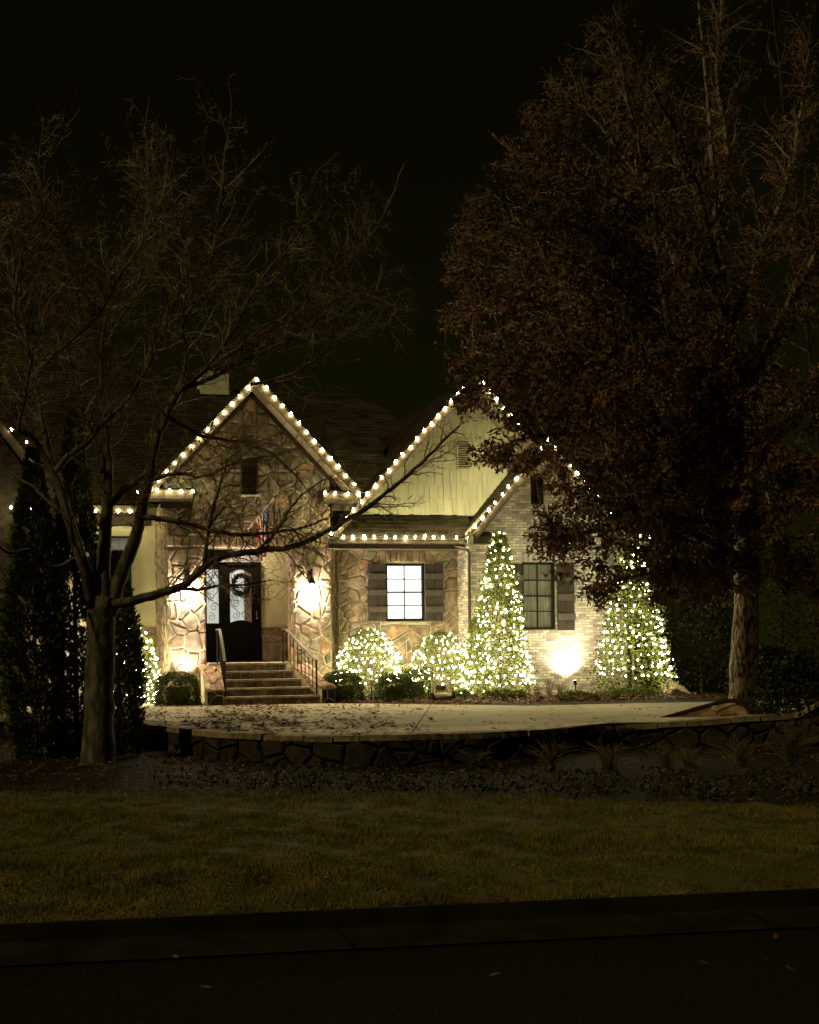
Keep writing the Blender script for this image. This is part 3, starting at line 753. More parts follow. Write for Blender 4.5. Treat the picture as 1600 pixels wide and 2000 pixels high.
# --- wing wall with lit window
YW = .3; XW0, XW1 = WX(663, YW, 1200), WX(897, YW, 1200)
wx0, wx1, wz0, wz1 = WX(753, YW, 1150), WX(830, YW, 1150), WZ(1213, YW, 790), WZ(1100, YW, 790)
wingm = MB().box((XW0, YW, 0), (wx0, YW + .25, 4.35)).box((wx1, YW, 0), (XW1 + .3, YW + .25, 4.35)).box((wx0, YW, 0), (wx1, YW + .25, wz0)).box((wx0, YW, wz1), (wx1, YW + .25, 4.35)).box((XW0, YW + .25, 0), (XW0 + .2, .85, 4.35))
wing = part('wing_wall', wingm, 'mortar')
fW = plane_fn((0, YW, 0), (1, 0, 0), (0, 0, 1), (0, -1, 0))
shw = WX(753, YW) - WX(718, YW)
stones(wing, [[(XW0, 0), (wx0 - shw * .3, 0), (wx0 - shw * .3, 4.3), (XW0, 4.3)], [(wx1 + shw * .3, 0), (XW1, 0), (XW1, 4.3), (wx1 + shw * .3, 4.3)], [(wx0 - shw * .3, 0), (wx1 + shw * .3, 0), (wx1 + shw * .3, wz0 - .1), (wx0 - shw * .3, wz0 - .1)]], fW, .33, 1.15, .04, .016, seed=21)
rr = random.Random(3); x = wx0 - shw * .3
while x < wx1 + shw * .3 - .08:
    wv = min(rr.uniform(.13, .2), wx1 + shw * .3 - x)
    s = stone_mesh([(x, wz1 + .03), (x + wv, wz1 + .03), (x + wv, wz1 + .36), (x, wz1 + .36)], fW, .05, .01, rr)
    if s: s.build('stone', 'stone', wing)
    x += wv
s = stone_mesh([(wx0 - .1, wz0 - .1), (wx1 + .1, wz0 - .1), (wx1 + .1, wz0 - .01), (wx0 - .1, wz0 - .01)], fW, .08, .003, rr); s.build('sill', 'mortar', wing)
stones(wing, [[(.0, 0), (.55, 0), (.55, 4.3), (.0, 4.3)]], plane_fn((XW0, YW, 0), (0, 1, 0), (0, 0, 1), (-1, 0, 0)), .33, 1.0, .03, .014, seed=22)
window(wx0, wx1, wz0, wz1, YW + .04, 'lit', 2, 4, dep=.1, fr=.07, label='brightly lit window in the stone wing')
def shutter(x0, x1, z0, z1, Y, label):
    b = MB().box((x0, Y - .06, z0), (x1, Y - .05, z1)); so = part('shutter', b, 'shutter', label=label); n = 2
    for i in range(n):
        MB().box((x0 + (x1 - x0) * i / n + .004, Y - .085, z0), (x0 + (x1 - x0) * (i + 1) / n - .004, Y - .06, z1)).build('board', 'shutter', so)
    for fz in (.20, .49, .78):
        MB().box((x0 - .004, Y - .135, z0 + (z1 - z0) * (fz - .045)), (x1 + .004, Y - .085, z0 + (z1 - z0) * (fz + .05))).build('batten', 'trimlight', so)
YS = YW - .01
shutter(WX(718, YS, 1150), WX(752, YS, 1150), WZ(1213, YS, 735), WZ(1102, YS, 735), YS, 'left shutter of the lit window')
shutter(WX(829, YS, 1150), WX(864, YS, 1150), WZ(1213, YS, 850), WZ(1102, YS, 850), YS, 'right shutter of the lit window')

# --- brick wing
YB = -.5; XB0, XB1 = WX(916, YB, 1200), 16.0
CAX, CZA, CZE, CHW = 13.56, 6.86, 4.30, 2.18
csl = (CZA - CZE) / CHW
def zroofC(x): return CZA - abs(x - CAX) * csl - .14
bx0, bx1, bz0, bz1 = WX(1020, YB, 1150), WX(1085, YB, 1150), WZ(1230, YB, 1050), WZ(1098, YB, 1050)
bw = MB().box((XB0, YB, 0), (bx0, YB + .22, 4.4)).box((bx1, YB, 0), (XB1, YB + .22, 4.4)).box((bx0, YB, 0), (bx1, YB + .22, bz0)).box((bx0, YB, bz1), (bx1, YB + .22, 4.4))
bw.prism([(XB0, YB, 4.4), (XB1, YB, 4.4), (XB1, YB, zroofC(XB1) if zroofC(XB1) > 4.4 else 4.41), (CAX, YB, zroofC(CAX)), (XB0, YB, max(4.41, zroofC(XB0)))], (0, .22, 0))
bw.box((XB0, YB + .22, 0), (XB0 + .22, YW, 4.3))
bwo = part('brick_wall', bw, 'bmortar')
vs0, vs1, vz0, vz1 = WX(1037, YB, 960), WX(1061, YB, 960), WZ(985, YB, 1050), WZ(932, YB, 1050)
course, bl = .0735, .212; cand = []; rr = random.Random(31)
zz = .0; k = 0
while zz < 6.7:
    x = XB0 + (0 if k % 2 else -bl / 2)
    while x < XB1:
        a0, a1 = max(x + .005, XB0 + .001), min(x + bl - .005, XB1); x += bl
        c0, c1 = zz + .006, zz + course - .004; mxz = zroofC((a0 + a1) / 2)
        if a1 - a0 < .04 or c1 > mxz - .03: continue
        if zz < 4.3 or (XB0 - .1 < a0 < XB1):
            segs = [(a0, a1)]
            for (h0, h1, g0, g1) in ((bx0 - .005, bx1 + .005, bz0 - .01, bz1 + .24), (vs0 - .01, vs1 + .01, vz0 - .02, vz1 + .02)):
                if c1 > g0 and c0 < g1:
                    segs = [s for (p0, p1) in segs for s in ((p0, min(p1, h0)), (max(p0, h1), p1)) if s[1] - s[0] > .03 and not (s[0] >= p1 or s[1] <= p0)]
            for s in segs: cand.append((s[0], s[1], c0, c1))
    zz += course; k += 1
def brick_mesh(w_, h_, r_):
    j = lambda s=.003: r_.uniform(-s, s); d = .009 + r_.random() * .009
    V = [(-w_ / 2, .01, -h_ / 2), (w_ / 2, .01, -h_ / 2), (w_ / 2, .01, h_ / 2), (-w_ / 2, .01, h_ / 2)] + [(-w_ / 2 + .006 + j(), -d + j(), -h_ / 2 + .006 + j()), (w_ / 2 - .006 + j(), -d + j(), -h_ / 2 + .006 + j()), (w_ / 2 - .006 + j(), -d + j(), h_ / 2 - .006 + j()), (-w_ / 2 + .006 + j(), -d + j(), h_ / 2 - .006 + j())]
    return V, [(4, 5, 6, 7), (0, 1, 5, 4), (1, 2, 6, 5), (2, 3, 7, 6), (3, 0, 4, 7)]
def bscore(c):
    u, v = pix((c[0] + c[1]) / 2, YB, (c[2] + c[3]) / 2)
    if 1030 < u < 1165 and 1232 < v < 1340: return 0
    if 985 < u < 1130 and 990 < v < 1098: return 1
    if 918 < u < 970 and 1060 < v < 1200: return 2
    return 5 + abs(u - 1050) / 100 + abs(v - 1050) / 100
full = [c for c in cand if c[1] - c[0] > .19]; full.sort(key=bscore); chosen = set(full[:296])
bms = []
for i in range(12):
    V, Fc = brick_mesh(bl - .01, course - .01, random.Random(i)); bms.append(MB().add(V, Fc).mesh('brick', 'brick'))
jb = MB()
for c in cand:
    cxx, czz = (c[0] + c[1]) / 2, (c[2] + c[3]) / 2
    if c in chosen: link('brick', bms[rr.randrange(12)], bwo, (cxx, YB, czz))
    else:
        V, Fc = brick_mesh(c[1] - c[0], c[3] - c[2], rr); jb.add([(a + cxx, b + YB, d + czz) for a, b, d in V], Fc)
# left-facing side of the brick wing
zz = 0; k = 0
while zz < 4.2:
    y = YB + (0 if k % 2 else -bl / 2)
    while y < YW - .01:
        a0, a1 = max(y + .005, YB), min(y + bl - .005, YW - .01); y += bl
        if a1 - a0 < .04: continue
        V, Fc = brick_mesh(a1 - a0, course - .01, rr); jb.add([(XB0 + b, (a0 + a1) / 2 - a, d + zz + course / 2) for a, b, d in V], Fc)
    zz += course; k += 1
o = jb.build('bricks', 'brick_i', bwo, kind='stuff')
# soldier course above the right window
x = bx0 - .0; 
while x < bx1 - .03:
    V, Fc = brick_mesh(.068, .215, rr); MB().add([(a + x + .036, b + YB, d + bz1 + .122) for a, b, d in V], Fc).build('lintel_brick', 'brick', bwo); x += .074
window(bx0 + .01, bx1 - .01, bz0 + .01, bz1 - .0, YB + .06, 'blind', 2, 4, dep=.1, fr=.06, label='window with pale blinds given a faint glow in the painted brick wall')
shutter(WX(984, YB, 1150), WX(1019, YB, 1150), WZ(1231, YB, 1000), WZ(1101, YB, 1000), YB - .01, 'left shutter of the brick wall window')
shutter(WX(1086, YB, 1150), WX(1119, YB, 1150), WZ(1231, YB, 1100), WZ(1101, YB, 1100), YB - .01, 'right shutter of the brick wall window, half behind leaves')
bv = part('gable_vent', MB().box((vs0, YB - .02, vz0), (vs1, YB + .01, vz1)), 'frame')
for zz in np.arange(vz0 + .04, vz1 - .05, .09): MB().prism([(vs0 + .02, YB - .055, zz), (vs0 + .02, YB - .02, zz + .06), (vs0 + .02, YB - .02, zz + .075), (vs0 + .02, YB - .055, zz + .015)], (vs1 - vs0 - .04, 0, 0)).build('slat', 'frame', bv)
# house body to the right, behind the oak
part('rear_wall', MB().box((XB1 - .2, YB + .22, 0), (XB1, 9, 4.3)), 'stucco')
part('rear_wall', MB().box((8.5, 6, 0), (XB1, 6.2, 5.2)), 'stucco')

# --- roofs
def roof_plane(name, a, b, c, d, thick=.1, under='soffit', shing='shingle_i', sparse=1.0, parts=False, parent=None):
    """a->b eave (low edge), d->c high edge, shingled on top"""
    a, b, c, d = map(Vector, (a, b, c, d)); nn = (b - a).cross(d - a).normalized()
    if nn.z < 0: nn = -nn
    ro = MB().add([a, b, c, d, a - nn * thick, b - nn * thick, c - nn * thick, d - nn * thick], [(0, 1, 2, 3), (4, 7, 6, 5), (0, 4, 5, 1), (1, 5, 6, 2), (2, 6, 7, 3), (3, 7, 4, 0)]).build(name, 'shingle_i', house)
    L1 = max((b - a).length, (c - d).length); H = ((d - a).length + (c - b).length) / 2
    nr = max(2, int(H / (.16 * sparse))); nc0 = max(2, int(L1 / (.30 * sparse)))
    r2 = random.Random(int(a.x * 100)); js = MB()
    for j in range(nr):
        t0, t1 = j / nr, (j + 1) / nr; p0, p1 = a.lerp(d, t0), b.lerp(c, t0); q0, q1 = a.lerp(d, t1), b.lerp(c, t1)
        nc = max(1, int((p1 - p0).length / (.30 * sparse)))
        for i in range(-1, nc + 1):
            o2 = .5 if j % 2 else 0
            u0, u1 = max(0, (i + o2) / nc + .0012), min(1, (i + 1 + o2) / nc - .0012)
            if u1 - u0 < .1 / nc: continue
            dn = -(d - a).normalized() * r2.uniform(0, .02)
            v = [p0.lerp(p1, u0) + dn + nn * .022, p0.lerp(p1, u1) + dn + nn * .022, q0.lerp(q1, u1) + nn * .005, q0.lerp(q1, u0) + nn * .005]
            v += [v[0] - nn * .02, v[1] - nn * .02]
            s = MB().add(v, [(0, 1, 2, 3), (4, 5, 1, 0)])
            if parts: s.build('shingle', 'shingle', ro)
            else: js.add(s.v, s.f)
    if js.v: js.build('shingles', shing, ro, kind='stuff')
    return ro
YA = -.62
# entry gable roof
lowL, lowR = (AX - HW, ZE), (AX + HW, ZE)
roof_plane('entry_roof', (lowL[0], YA, ZE), (lowL[0], 7, ZE), (AX, 7, ZA), (AX, YA, ZA))
roof_plane('entry_roof', (lowR[0], 7, ZE), (lowR[0], YA, ZE), (AX, YA, ZA), (AX, 7, ZA))
def rake(x0, z0, x1, z1, Y, wdt=.2, th=.04, name='fascia_board', m='trim'):
    d = Vector((x1 - x0, 0, z1 - z0)).normalized(); n = Vector((-d.z, 0, d.x))
    if n.z > 0: n = -n
    p0, p1 = Vector((x0, Y, z0)) + Vector((0, 0, .03)), Vector((x1, Y, z1)) + Vector((0, 0, .03))
    part(name, MB().prism([p0, p1, p1 + n * wdt, p0 + n * wdt], (0, -th, 0)), m)
def soffit_rake(x0, z0, x1, z1, Y0, Y1, drop=.14):
    n = 6; d = Vector((x1 - x0, 0, z1 - z0)); nn = Vector((-d.z, 0, d.x)).normalized()
    if nn.z > 0: nn = -nn
    for i in range(n):
        a, b_2 = Vector((x0, 0, z0)) + d * (i / n + .002), Vector((x0, 0, z0)) + d * ((i + 1) / n - .002)
        a, b_2 = a + nn * drop, b_2 + nn * drop
        part('soffit_board', MB().prism([Vector((a.x, Y0, a.z)), Vector((b_2.x, Y0, b_2.z)), Vector((b_2.x, Y1, b_2.z)), Vector((a.x, Y1, a.z))], nn * .02), 'soffit')
for s_ in (-1, 1):
    rake(AX, ZA, AX + s_ * HW, ZE, YA)
    soffit_rake(AX + s_ * .02, ZA - .02, AX + s_ * HW, ZE, YA + .005, 0)
    # frieze band under the soffit on the wall
    x1 = AX + s_ * (HW - .5); z1 = ZE + .5 * sl
    d = Vector((x1 - AX, 0, z1 - ZA)).normalized(); n = Vector((-d.z, 0, d.x)); n = -n if n.z > 0 else n
    p0, p1 = Vector((AX, -.06, ZA - .2)), Vector((x1, -.06, z1 - .2)); 
    part('frieze_board', MB().prism([p0, p1, p1 + n * .14, p0 + n * .14], (0, -.02, 0)), 'trim')
part('apex_block', MB().prism([(AX - .17, YA - .001, ZA - .14), (AX, YA - .001, ZA + .02), (AX + .17, YA - .001, ZA - .14), (AX, YA - .001, ZA - .3)], (0, -.045, 0)), 'trim')
# eave returns
for (xa, xb) in ((AX - HW + .02, WX(378, -.6, 960)), (WX(632, -.6, 960), AX + HW - .02)):
    part('eave_return', MB().box((xa, YA, ZE - .24), (xb, .0, ZE - .02)), 'trim')
    part('eave_return_roof', MB().prism([(xa, YA - .03, ZE - .02), (xa, .0, ZE - .02), (xa, .0, ZE + .13)], (xb - xa, 0, 0)), 'shingle_i')
    part('eave_frieze', MB().box((xa + .35, -.1, ZE - .42), (xb - .0, -.06, ZE - .25)), 'trim')
# main roof (front slope + hips)
YE, t1, t2 = 1.9, 4.14, 5.95
zr1, yr1 = 5.4 + t1, YE + t1
xh = W(706, 768, yr1).x; xe = W(800, 880, YE + 1).x + 2
roof_plane('main_roof', (-.5, YE, 5.4), (xe + 1.5, YE, 5.4), (xh, yr1, zr1), (1.2, yr1, zr1))
roof_plane('hip_roof', (xe + 1.5, YE, 5.4), (xe + 1.5, 12, 5.4), (xh + .1, yr1 + 1, zr1), (xh, yr1, zr1), sparse=2)
zr2, yr2 = 5.4 + t2, YE + t2
xa2, xb2 = W(60, 684, yr2).x, W(218, 685, yr2).x
roof_plane('left_roof', (-9, YE - .05, 5.35), (W(420, 960, YE).x, YE - .05, 5.35), (xb2, yr2, zr2), (xa2 - 2, yr2, zr2), sparse=1.3)
roof_plane('left_hip_roof', (W(420, 960, YE).x, YE - .05, 5.35), (W(420, 960, YE).x + 1, 13, 5.35), (xb2 + .1, yr2 + 1, zr2), (xb2, yr2, zr2), sparse=2)
# left main eave: gutter, fascia, soffit
part('gutter', MB().box((-9, YE - .14, 5.14), (AX - HW - .03, YE + .0, 5.30)), 'gutter')
part('soffit', MB().box((-9, YE, 5.12), (AX - HW - .03, 2.4, 5.16)), 'soffit')
part('frieze_board', MB().box((-9, 2.36, 4.82), (3.2, 2.4, 5.12)), 'trim')
# right piece of main eave between entry gable and big gable
part('gutter', MB().box((AX + HW + .02, YE - 1.5, 5.16), (9.2, YE - 1.36, 5.30)), 'gutter')
roof_plane('link_roof', (AX + HW + .02, YE - 1.4, 5.3), (9.9, YE - 1.4, 5.3), (9.9, YE + 1.4, 8.1), (AX + HW + .02, YE + 1.4, 8.1))
# big gable B
YBr = -.32; BX, BZ = 11.70, 8.68; BLx, BLz = 7.66, 4.34; bsl = (BZ - BLz) / (BX - BLx); BRx = BX + (BX - BLx)
roof_plane('big_gable_roof', (BLx, YBr, BLz), (BLx, 7, BLz), (BX, 7, BZ), (BX, YBr, BZ))
roof_plane('big_gable_roof', (BRx, 7, BLz), (BRx, YBr, BLz), (BX, YBr, BZ), (BX, 7, BZ), sparse=1.5)
rake(BLx, BLz, BX, BZ, YBr, .17); rake(BX, BZ, BRx, BLz, YBr, .17)
YSd = .42
for (qx, qz, qy) in ((BX, BZ, YBr), (13.56, 6.86, -.9)): part('apex_block', MB().prism([(qx - .15, qy + .02, qz - .15), (qx, qy + .02, qz + .02), (qx + .15, qy + .02, qz - .15), (qx, qy + .02, qz - .3)], (0, -.066, 0)), 'trim')
soffit_rake(BLx, BLz, BX, BZ, YBr, YSd, .12); soffit_rake(BX, BZ, BRx, BLz, YBr, YSd, .12)
zsb = WZ(1006, YSd, 800)
sid = part('gable_siding', MB().prism([(BLx + (zsb - BLz) / bsl + .12, YSd, zsb), (BRx - (zsb - BLz) / bsl - .12, YSd, zsb), (BX, YSd, BZ - .2)], (0, .15, 0)), 'shake')
# staggered shakes
gl0, gl1, gz0, gz1 = WX(894, YSd, 890), WX(915, YSd, 890), WZ(916, YSd, 900), WZ(860, YSd, 900)
tri = [(BLx + (zsb - BLz) / bsl + .1, zsb), (BRx - (zsb - BLz) / bsl - .1, zsb), (BX, BZ - .2)]
rr = random.Random(77); zz = zsb; k = 0
while zz < BZ - .3:
    x = BLx + (0 if k % 2 else -.09)
    while x < min(BRx, 15.2):
        wv = rr.uniform(.13, .26)
        p = [(x + .004, zz + rr.choice([0, 0, .05, .08])), (x + wv - .004, zz + rr.choice([0, 0, .05, .08])), (x + wv - .004, zz + .44), (x + .004, zz + .44)]
        p[1] = (p[1][0], p[0][1])
        for (nx, ny, c) in ((-bsl, 1, -bsl * BLx + BLz - .22), (bsl, 1, bsl * BRx + BLz - .22)): 
            if len(p) > 2: p = clip(p, nx, ny, c)
        x += wv
        if len(p) < 3 or abs(area(p)) < .004: continue
        if p[0][0] < gl1 and p[0][0] + wv > gl0 and zz + .2 > gz0 and zz < gz1: continue
        h_ = .012 + .01 * rr.random()
        MB().add([(a, YSd, c) for a, c in p] + [(a, YSd - h_ - (.008 if c < zz + .2 else 0), c) for a, c in p], [tuple(range(len(p), 2 * len(p)))] + [(i, (i + 1) % len(p), len(p) + (i + 1) % len(p), len(p) + i) for i in range(len(p))]).build('shake', 'shake', sid)
    zz += .42; k += 1
lv = part('louver_vent', MB().box((gl0 - .04, YSd - .05, gz0 - .04), (gl0, YSd, gz1 + .04)).box((gl1, YSd - .05, gz0 - .04), (gl1 + .04, YSd, gz1 + .04)).box((gl0, YSd - .05, gz1), (gl1, YSd, gz1 + .04)).box((gl0, YSd - .05, gz0 - .04), (gl1, YSd, gz0)), 'shake')
MB().box((gl0, YSd - .01, gz0), (gl1, YSd + .0, gz1)).build('vent_back', 'frame', lv)
for zz in np.arange(gz0 + .01, gz1 - .03, .062):
    MB().prism([(gl0, YSd - .05, zz), (gl0, YSd - .012, zz + .035), (gl0, YSd - .012, zz + .045), (gl0, YSd - .05, zz + .012)], (gl1 - gl0, 0, 0)).build('slat', 'shake', lv)
# pent roof above the stone wing
ze = 4.28
roof_plane('pent_roof', (BLx + .05, -.30, ze), (CAX - CHW + .35, -.30, ze), (CAX - CHW + .35, YSd, zsb + .02), (BLx + .45, YSd, zsb + .02), parts=True)
XG0, XG1 = WX(643, -.34, 1055), WX(962, -.34, 1055)
part('gutter', MB().box((XG0, -.46, 4.10), (XG1, -.31, 4.22)).box((XG0, -.475, 4.20), (XG1, -.46, 4.235)), 'gutter')
part('fascia_board', MB().box((XG0, -.305, 3.98), (XG1, -.28, 4.24)), 'trim')
part('soffit', MB().box((XG0, -.28, 3.98), (XB0, YW, 4.02)), 'soffit')
# small gable C
YCr = -.9
roof_plane('small_gable_roof', (CAX - CHW, YCr, CZE), (CAX - CHW, 5, CZE), (CAX, 5, CZA), (CAX, YCr, CZA))
roof_plane('small_gable_roof', (CAX + CHW, 5, CZE), (CAX + CHW, YCr, CZE), (CAX, YCr, CZA), (CAX, 5, CZA))
rake(CAX - CHW, CZE, CAX, CZA, YCr, .17); rake(CAX, CZA, CAX + CHW, CZE, YCr, .17)
soffit_rake(CAX - CHW, CZE, CAX, CZA, YCr, YB, .12); soffit_rake(CAX, CZA, CAX + CHW, CZE, YCr, YB, .12)
part('eave_return', MB().box((CAX - CHW, YCr, CZE - .22), (WX(962, YCr, 1055), YB - .02, CZE - .03)), 'trim')
part('eave_return_roof', MB().prism([(CAX - CHW, YCr - .02, CZE - .03), (CAX - CHW, YB - .02, CZE - .03), (CAX - CHW, YB - .02, CZE + .13)], (.62, 0, 0)), 'shingle_i')
part('eave_return', MB().box((CAX + CHW - .5, YCr, CZE - .22), (CAX + CHW, YB - .02, CZE - .03)), 'trim')
part('gutter', MB().box((CAX + CHW, -.3, 4.10), (17.5, -.15, 4.22)), 'gutter')
# downspout
dsx = WX(918, -.6, 1200)
part('downspout', MB().tube([(WX(888, -.4, 1066), -.39, 4.10), (WX(890, -.4, 1070), -.39, 4.04), (dsx - .03, -.58, 3.93), (dsx, -.58, 3.84), (dsx, -.58, .1)], .045, 6), 'gutter')
# chimney
cy0 = yr1 - .3
c0, c1 = WX(392, cy0, 740), WX(447, cy0, 740); zc0, zc1 = WZ(770, cy0, 420), WZ(724, cy0, 420)
ch = part('chimney', MB().box((c0, cy0, zc0), (c1, cy0 + .8, zc1)), 'chim')
MB().box((c0 - .03, cy0 - .03, zc1), (c1 + .03, cy0 + .83, zc1 + .05)).build('chimney_cap', 'trim', ch)
# far-left front gable (only its lit rake shows)
YF = 1.2
fgx, fgz = W(-60, 745, YF).x, W(-60, 745, YF).z; fex, fez = W(130, 990, YF).x, W(130, 990, YF).z
roof_plane('far_gable_roof', (fex, 7, fez), (fex, YF, fez), (fgx, YF, fgz), (fgx, 7, fgz), sparse=1.5)
rake(fgx, fgz, fex, fez, YF, .2)
part('far_gable_wall', MB().prism([(fgx - 3, YF + .5, 0), (fex - .5, YF + .5, 0), (fex - .5, YF + .5, fez + .2), (fgx, YF + .5, fgz - .2)], (0, .2, 0)), 'wallstone')
# lanterns on columns
def lantern(x, z, Y, label, energy):
    t = part('wall_lantern', MB().box((x - .06, Y - .03, z + .12), (x + .06, Y, z + .42)).tube([(x, Y - .03, z + .38), (x, Y - .14, z + .46), (x, Y - .2, z + .4)], .015, 6), 'iron', label=label)
    MB().lathe((x, Y - .2, z + .08), [(.095, 0), (.10, .015), (.05, .12), (.018, .16), (.018, .33)], 12).build('lantern_hood', 'iron', t)
    g = MB()
    for k in range(4):
        a = math.pi / 4 + k * math.pi / 2; g.tube([(x + .085 * math.cos(a), Y - .2 + .085 * math.sin(a), z + .09), (x + .05 * math.cos(a), Y - .2 + .05 * math.sin(a), z - .17)], .007, 4)
    g.build('lantern_bars', 'iron', t)
    MB().lathe((x, Y - .2, z - .09), [(.012, 0), (.04, .03), (.045, .08), (.03, .13), (.015, .15)], 10).build('bulb', 'lampbulb', t, smooth=True)
    ld = bpy.data.lights.new('lantern_light', 'POINT'); ld.energy = energy; ld.color = (1, .80, .60); ld.shadow_soft_size = .05
    lo = bpy.data.objects.new('lantern_light', ld); col.objects.link(lo); setparent(lo, t, Vector((x, Y - .2, z - .13)))
lantern(WX(366, -.1, 1140), WZ(1146, -.1, 366), -.05, 'lit lantern on the left stone column', 120)
lantern(WX(607, -.1, 1140), WZ(1146, -.1, 607), -.05, 'lit lantern on the right stone column', 120)
lantern(WX(97, 1.5, 1240), WZ(1238, 1.5, 97), 1.65, 'lit lantern seen through the arborvitae', 60)

# ================================================================== ENTRY STEPS
st = thing('entry_steps', (5.9, -1.4, 0), 'five stone steps with flanking stone cheek walls rising to the front door', 'steps')
sy = [-2.05, -1.75, -1.45, -1.15, -.85]; rr = random.Random(12)
rpx = [624, 607, 590, 573, 560]
for i in range(5):
    z0, z1 = .2 * i, .2 * (i + 1); y0 = sy[i]; y1 = sy[i + 1] if i < 4 else -.42
    xa, xb = WX(436, y0, 1340), WX(rpx[i], y0, 1340)
    so = MB().box((xa, y0 + .03, z0 - .05), (xb, -.43 if i == 4 else -.45, z1 - .045)).build('step', 'mortar', st)
    # tread slabs
    x = xa
    while x < xb - .02:
        wv = rr.uniform(.35, .6); x2 = xb if xb - x - wv < .2 else x + wv
        MB().box((x + .004, y0 - .025 + rr.uniform(-.006, .006), z1 - .045), (x2 - .004, y1 + .05, z1 + rr.uniform(-.003, .003))).build('tread', 'tread', so); x = x2
    x = xa
    while x < xb - .02:
        wv = rr.uniform(.2, .42); x2 = xb if xb - x - wv < .12 else x + wv
        s = stone_mesh([(x, z0 + .002), (x2, z0 + .002), (x2, z1 - .047), (x, z1 - .047)], plane_fn((0, y0 + .03, 0), (1, 0, 0), (0, 0, 1), (0, -1, 0)), .02, .006, rr, .006)
        if s: s.build('stone', 'riser', so)
        x = x2
def cheek(front, back, zf, curve, label):
    """front/back: (x0,x1,y); top rises from zf to porch level"""
    n = 8; rows = []
    for i in range(n + 1):
        t = i / n; e_ = t + curve * t * (1 - t)
        rows.append((front[0] + (back[0] - front[0]) * t, front[1] + (back[1] - front[1]) * t, front[2] + (back[2] - front[2]) * t, zf + (.98 - zf) * e_))
    V = []; 
    for a0, a1, y, z in rows: V += [(a0, y, -.02), (a1, y, -.02), (a1, y, z - .05), (a0, y, z - .05)]
    ck = MB().add(V, [(4 * i + j, 4 * i + (j + 1) % 4, 4 * i + 4 + (j + 1) % 4, 4 * i + 4 + j) for i in range(n) for j in range(4)] + [(3, 2, 1, 0), (4 * n, 4 * n + 1, 4 * n + 2, 4 * n + 3)]).build('cheek_wall', 'mortar', st, label=label)
    def fn(u, v, h):
        t = max(0, min(1, v)) * n; i = min(n - 1, int(t)); f_ = t - i; r0, r1 = rows[i], rows[i + 1]
        a0 = r0[0] + (r1[0] - r0[0]) * f_; a1 = r0[1] + (r1[1] - r0[1]) * f_; y = r0[2] + (r1[2] - r0[2]) * f_; z = r0[3] + (r1[3] - r0[3]) * f_
        return Vector((a0 - .03 + (a1 - a0 + .06) * u, y - (.04 if v < .02 else 0), z - .05 + h))
    r3 = random.Random(int(zf * 97))
    for c in cells([(0, 0), (1, 0), (1, 1), (0, 1)], .33, 1.4, 5):
        s = stone_mesh([(p[0], p[1]) for p in c], fn, .05, .012, r3, .004)
        if s: s.build('capstone', 'paleface', ck)
    stones(ck, [[(front[0], -.02), (front[1], -.02), (front[1], zf - .05), (front[0], zf - .05)]], plane_fn((0, front[2], 0), (1, 0, 0), (0, 0, 1), (0, -1, 0)), .22, 1.2, .02, .008, seed=33, m='wallstone')
cheek((WX(404, -2.15, 1340), WX(437, -2.15, 1340) - .01, -2.15), (WX(392, -.1, 1300), WX(428, -.1, 1300), -.1), .40, .35, 'curved left cheek wall of the steps')
cheek((WX(628, -2.15, 1340), WX(655, -2.15, 1340), -2.15), (WX(566, -.1, 1300), WX(598, -.1, 1300), -.1), .42, .1, 'right cheek wall of the steps')

# handrails
def railing(label, P, posts, bulge):
    """P: list of (x,y,zfloor); rail .86 above"""
    t = thing('handrail', P[-1], label, 'handrail'); H = .86
    n = len(P); tp_ = [Vector((p[0], p[1], p[2] + H + bulge * math.sin(math.pi * i / (n - 1)))) for i, p in enumerate(P)]
    r_ = MB(); V = []
    for q in tp_: V += [q + Vector((-.035, 0, -.012)), q + Vector((.035, 0, -.012)), q + Vector((.035, 0, .012)), q + Vector((-.035, 0, .012))]
    r_.add(V, [(4 * i + j, 4 * i + (j + 1) % 4, 4 * i + 4 + (j + 1) % 4, 4 * i + 4 + j) for i in range(n - 1) for j in range(4)] + [(3, 2, 1, 0), (4 * n - 4, 4 * n - 3, 4 * n - 2, 4 * n - 1)]); r_.build('top_rail', 'rail', t)
    MB().tube([Vector((p[0], p[1], p[2] + .10)) for p in P], .010, 4).build('bottom_rail', 'iron', t)
    for i, (p, q) in enumerate(zip(P, tp_)):
        end = i in (0, n - 1)
        MB().tube([Vector((p[0], p[1], p[2] + (0 if end else .10))), Vector((q.x, q.y, q.z - .01))], .024 if end else .0115, 4 if end else 5).build('post' if end else 'baluster', 'iron', t)
    for i in (2, 4, 6):
        if i < n - 1:
            a_, b_3 = P[i], P[i + 1]; zz = a_[2] + .55
            MB().tube([Vector((a_[0], a_[1], zz - .03)), Vector((a_[0] * .5 + b_3[0] * .5, (a_[1] + b_3[1]) / 2, zz)), Vector((b_3[0], b_3[1], zz - .05))], .008, 4).build('scroll', 'iron', t)
RP = [(WX(553, -.5, 1260), -.5, 1.0)]
for i in range(9):
    t_ = i / 8; RP.append((WX(560, -.85, 1260) + (WX(619, -2.0, 1330) - WX(560, -.85, 1260)) * t_, -.85 - 1.13 * t_, .98 - .78 * t_))
railing('straight black iron handrail on the right side of the entry steps', RP, 0, 0)
LP = [(WX(424, -.5, 1260), -.5, 1.0)]
for i in range(8):
    t_ = i / 7; LP.append((WX(429, -.85, 1260) + (WX(440, -2.0, 1330) - WX(429, -.85, 1260)) * t_, -.85 - 1.13 * t_, .98 - .78 * t_))
railing('bowed iron handrail with pale top on the left side of the entry steps', LP, 0, .07)

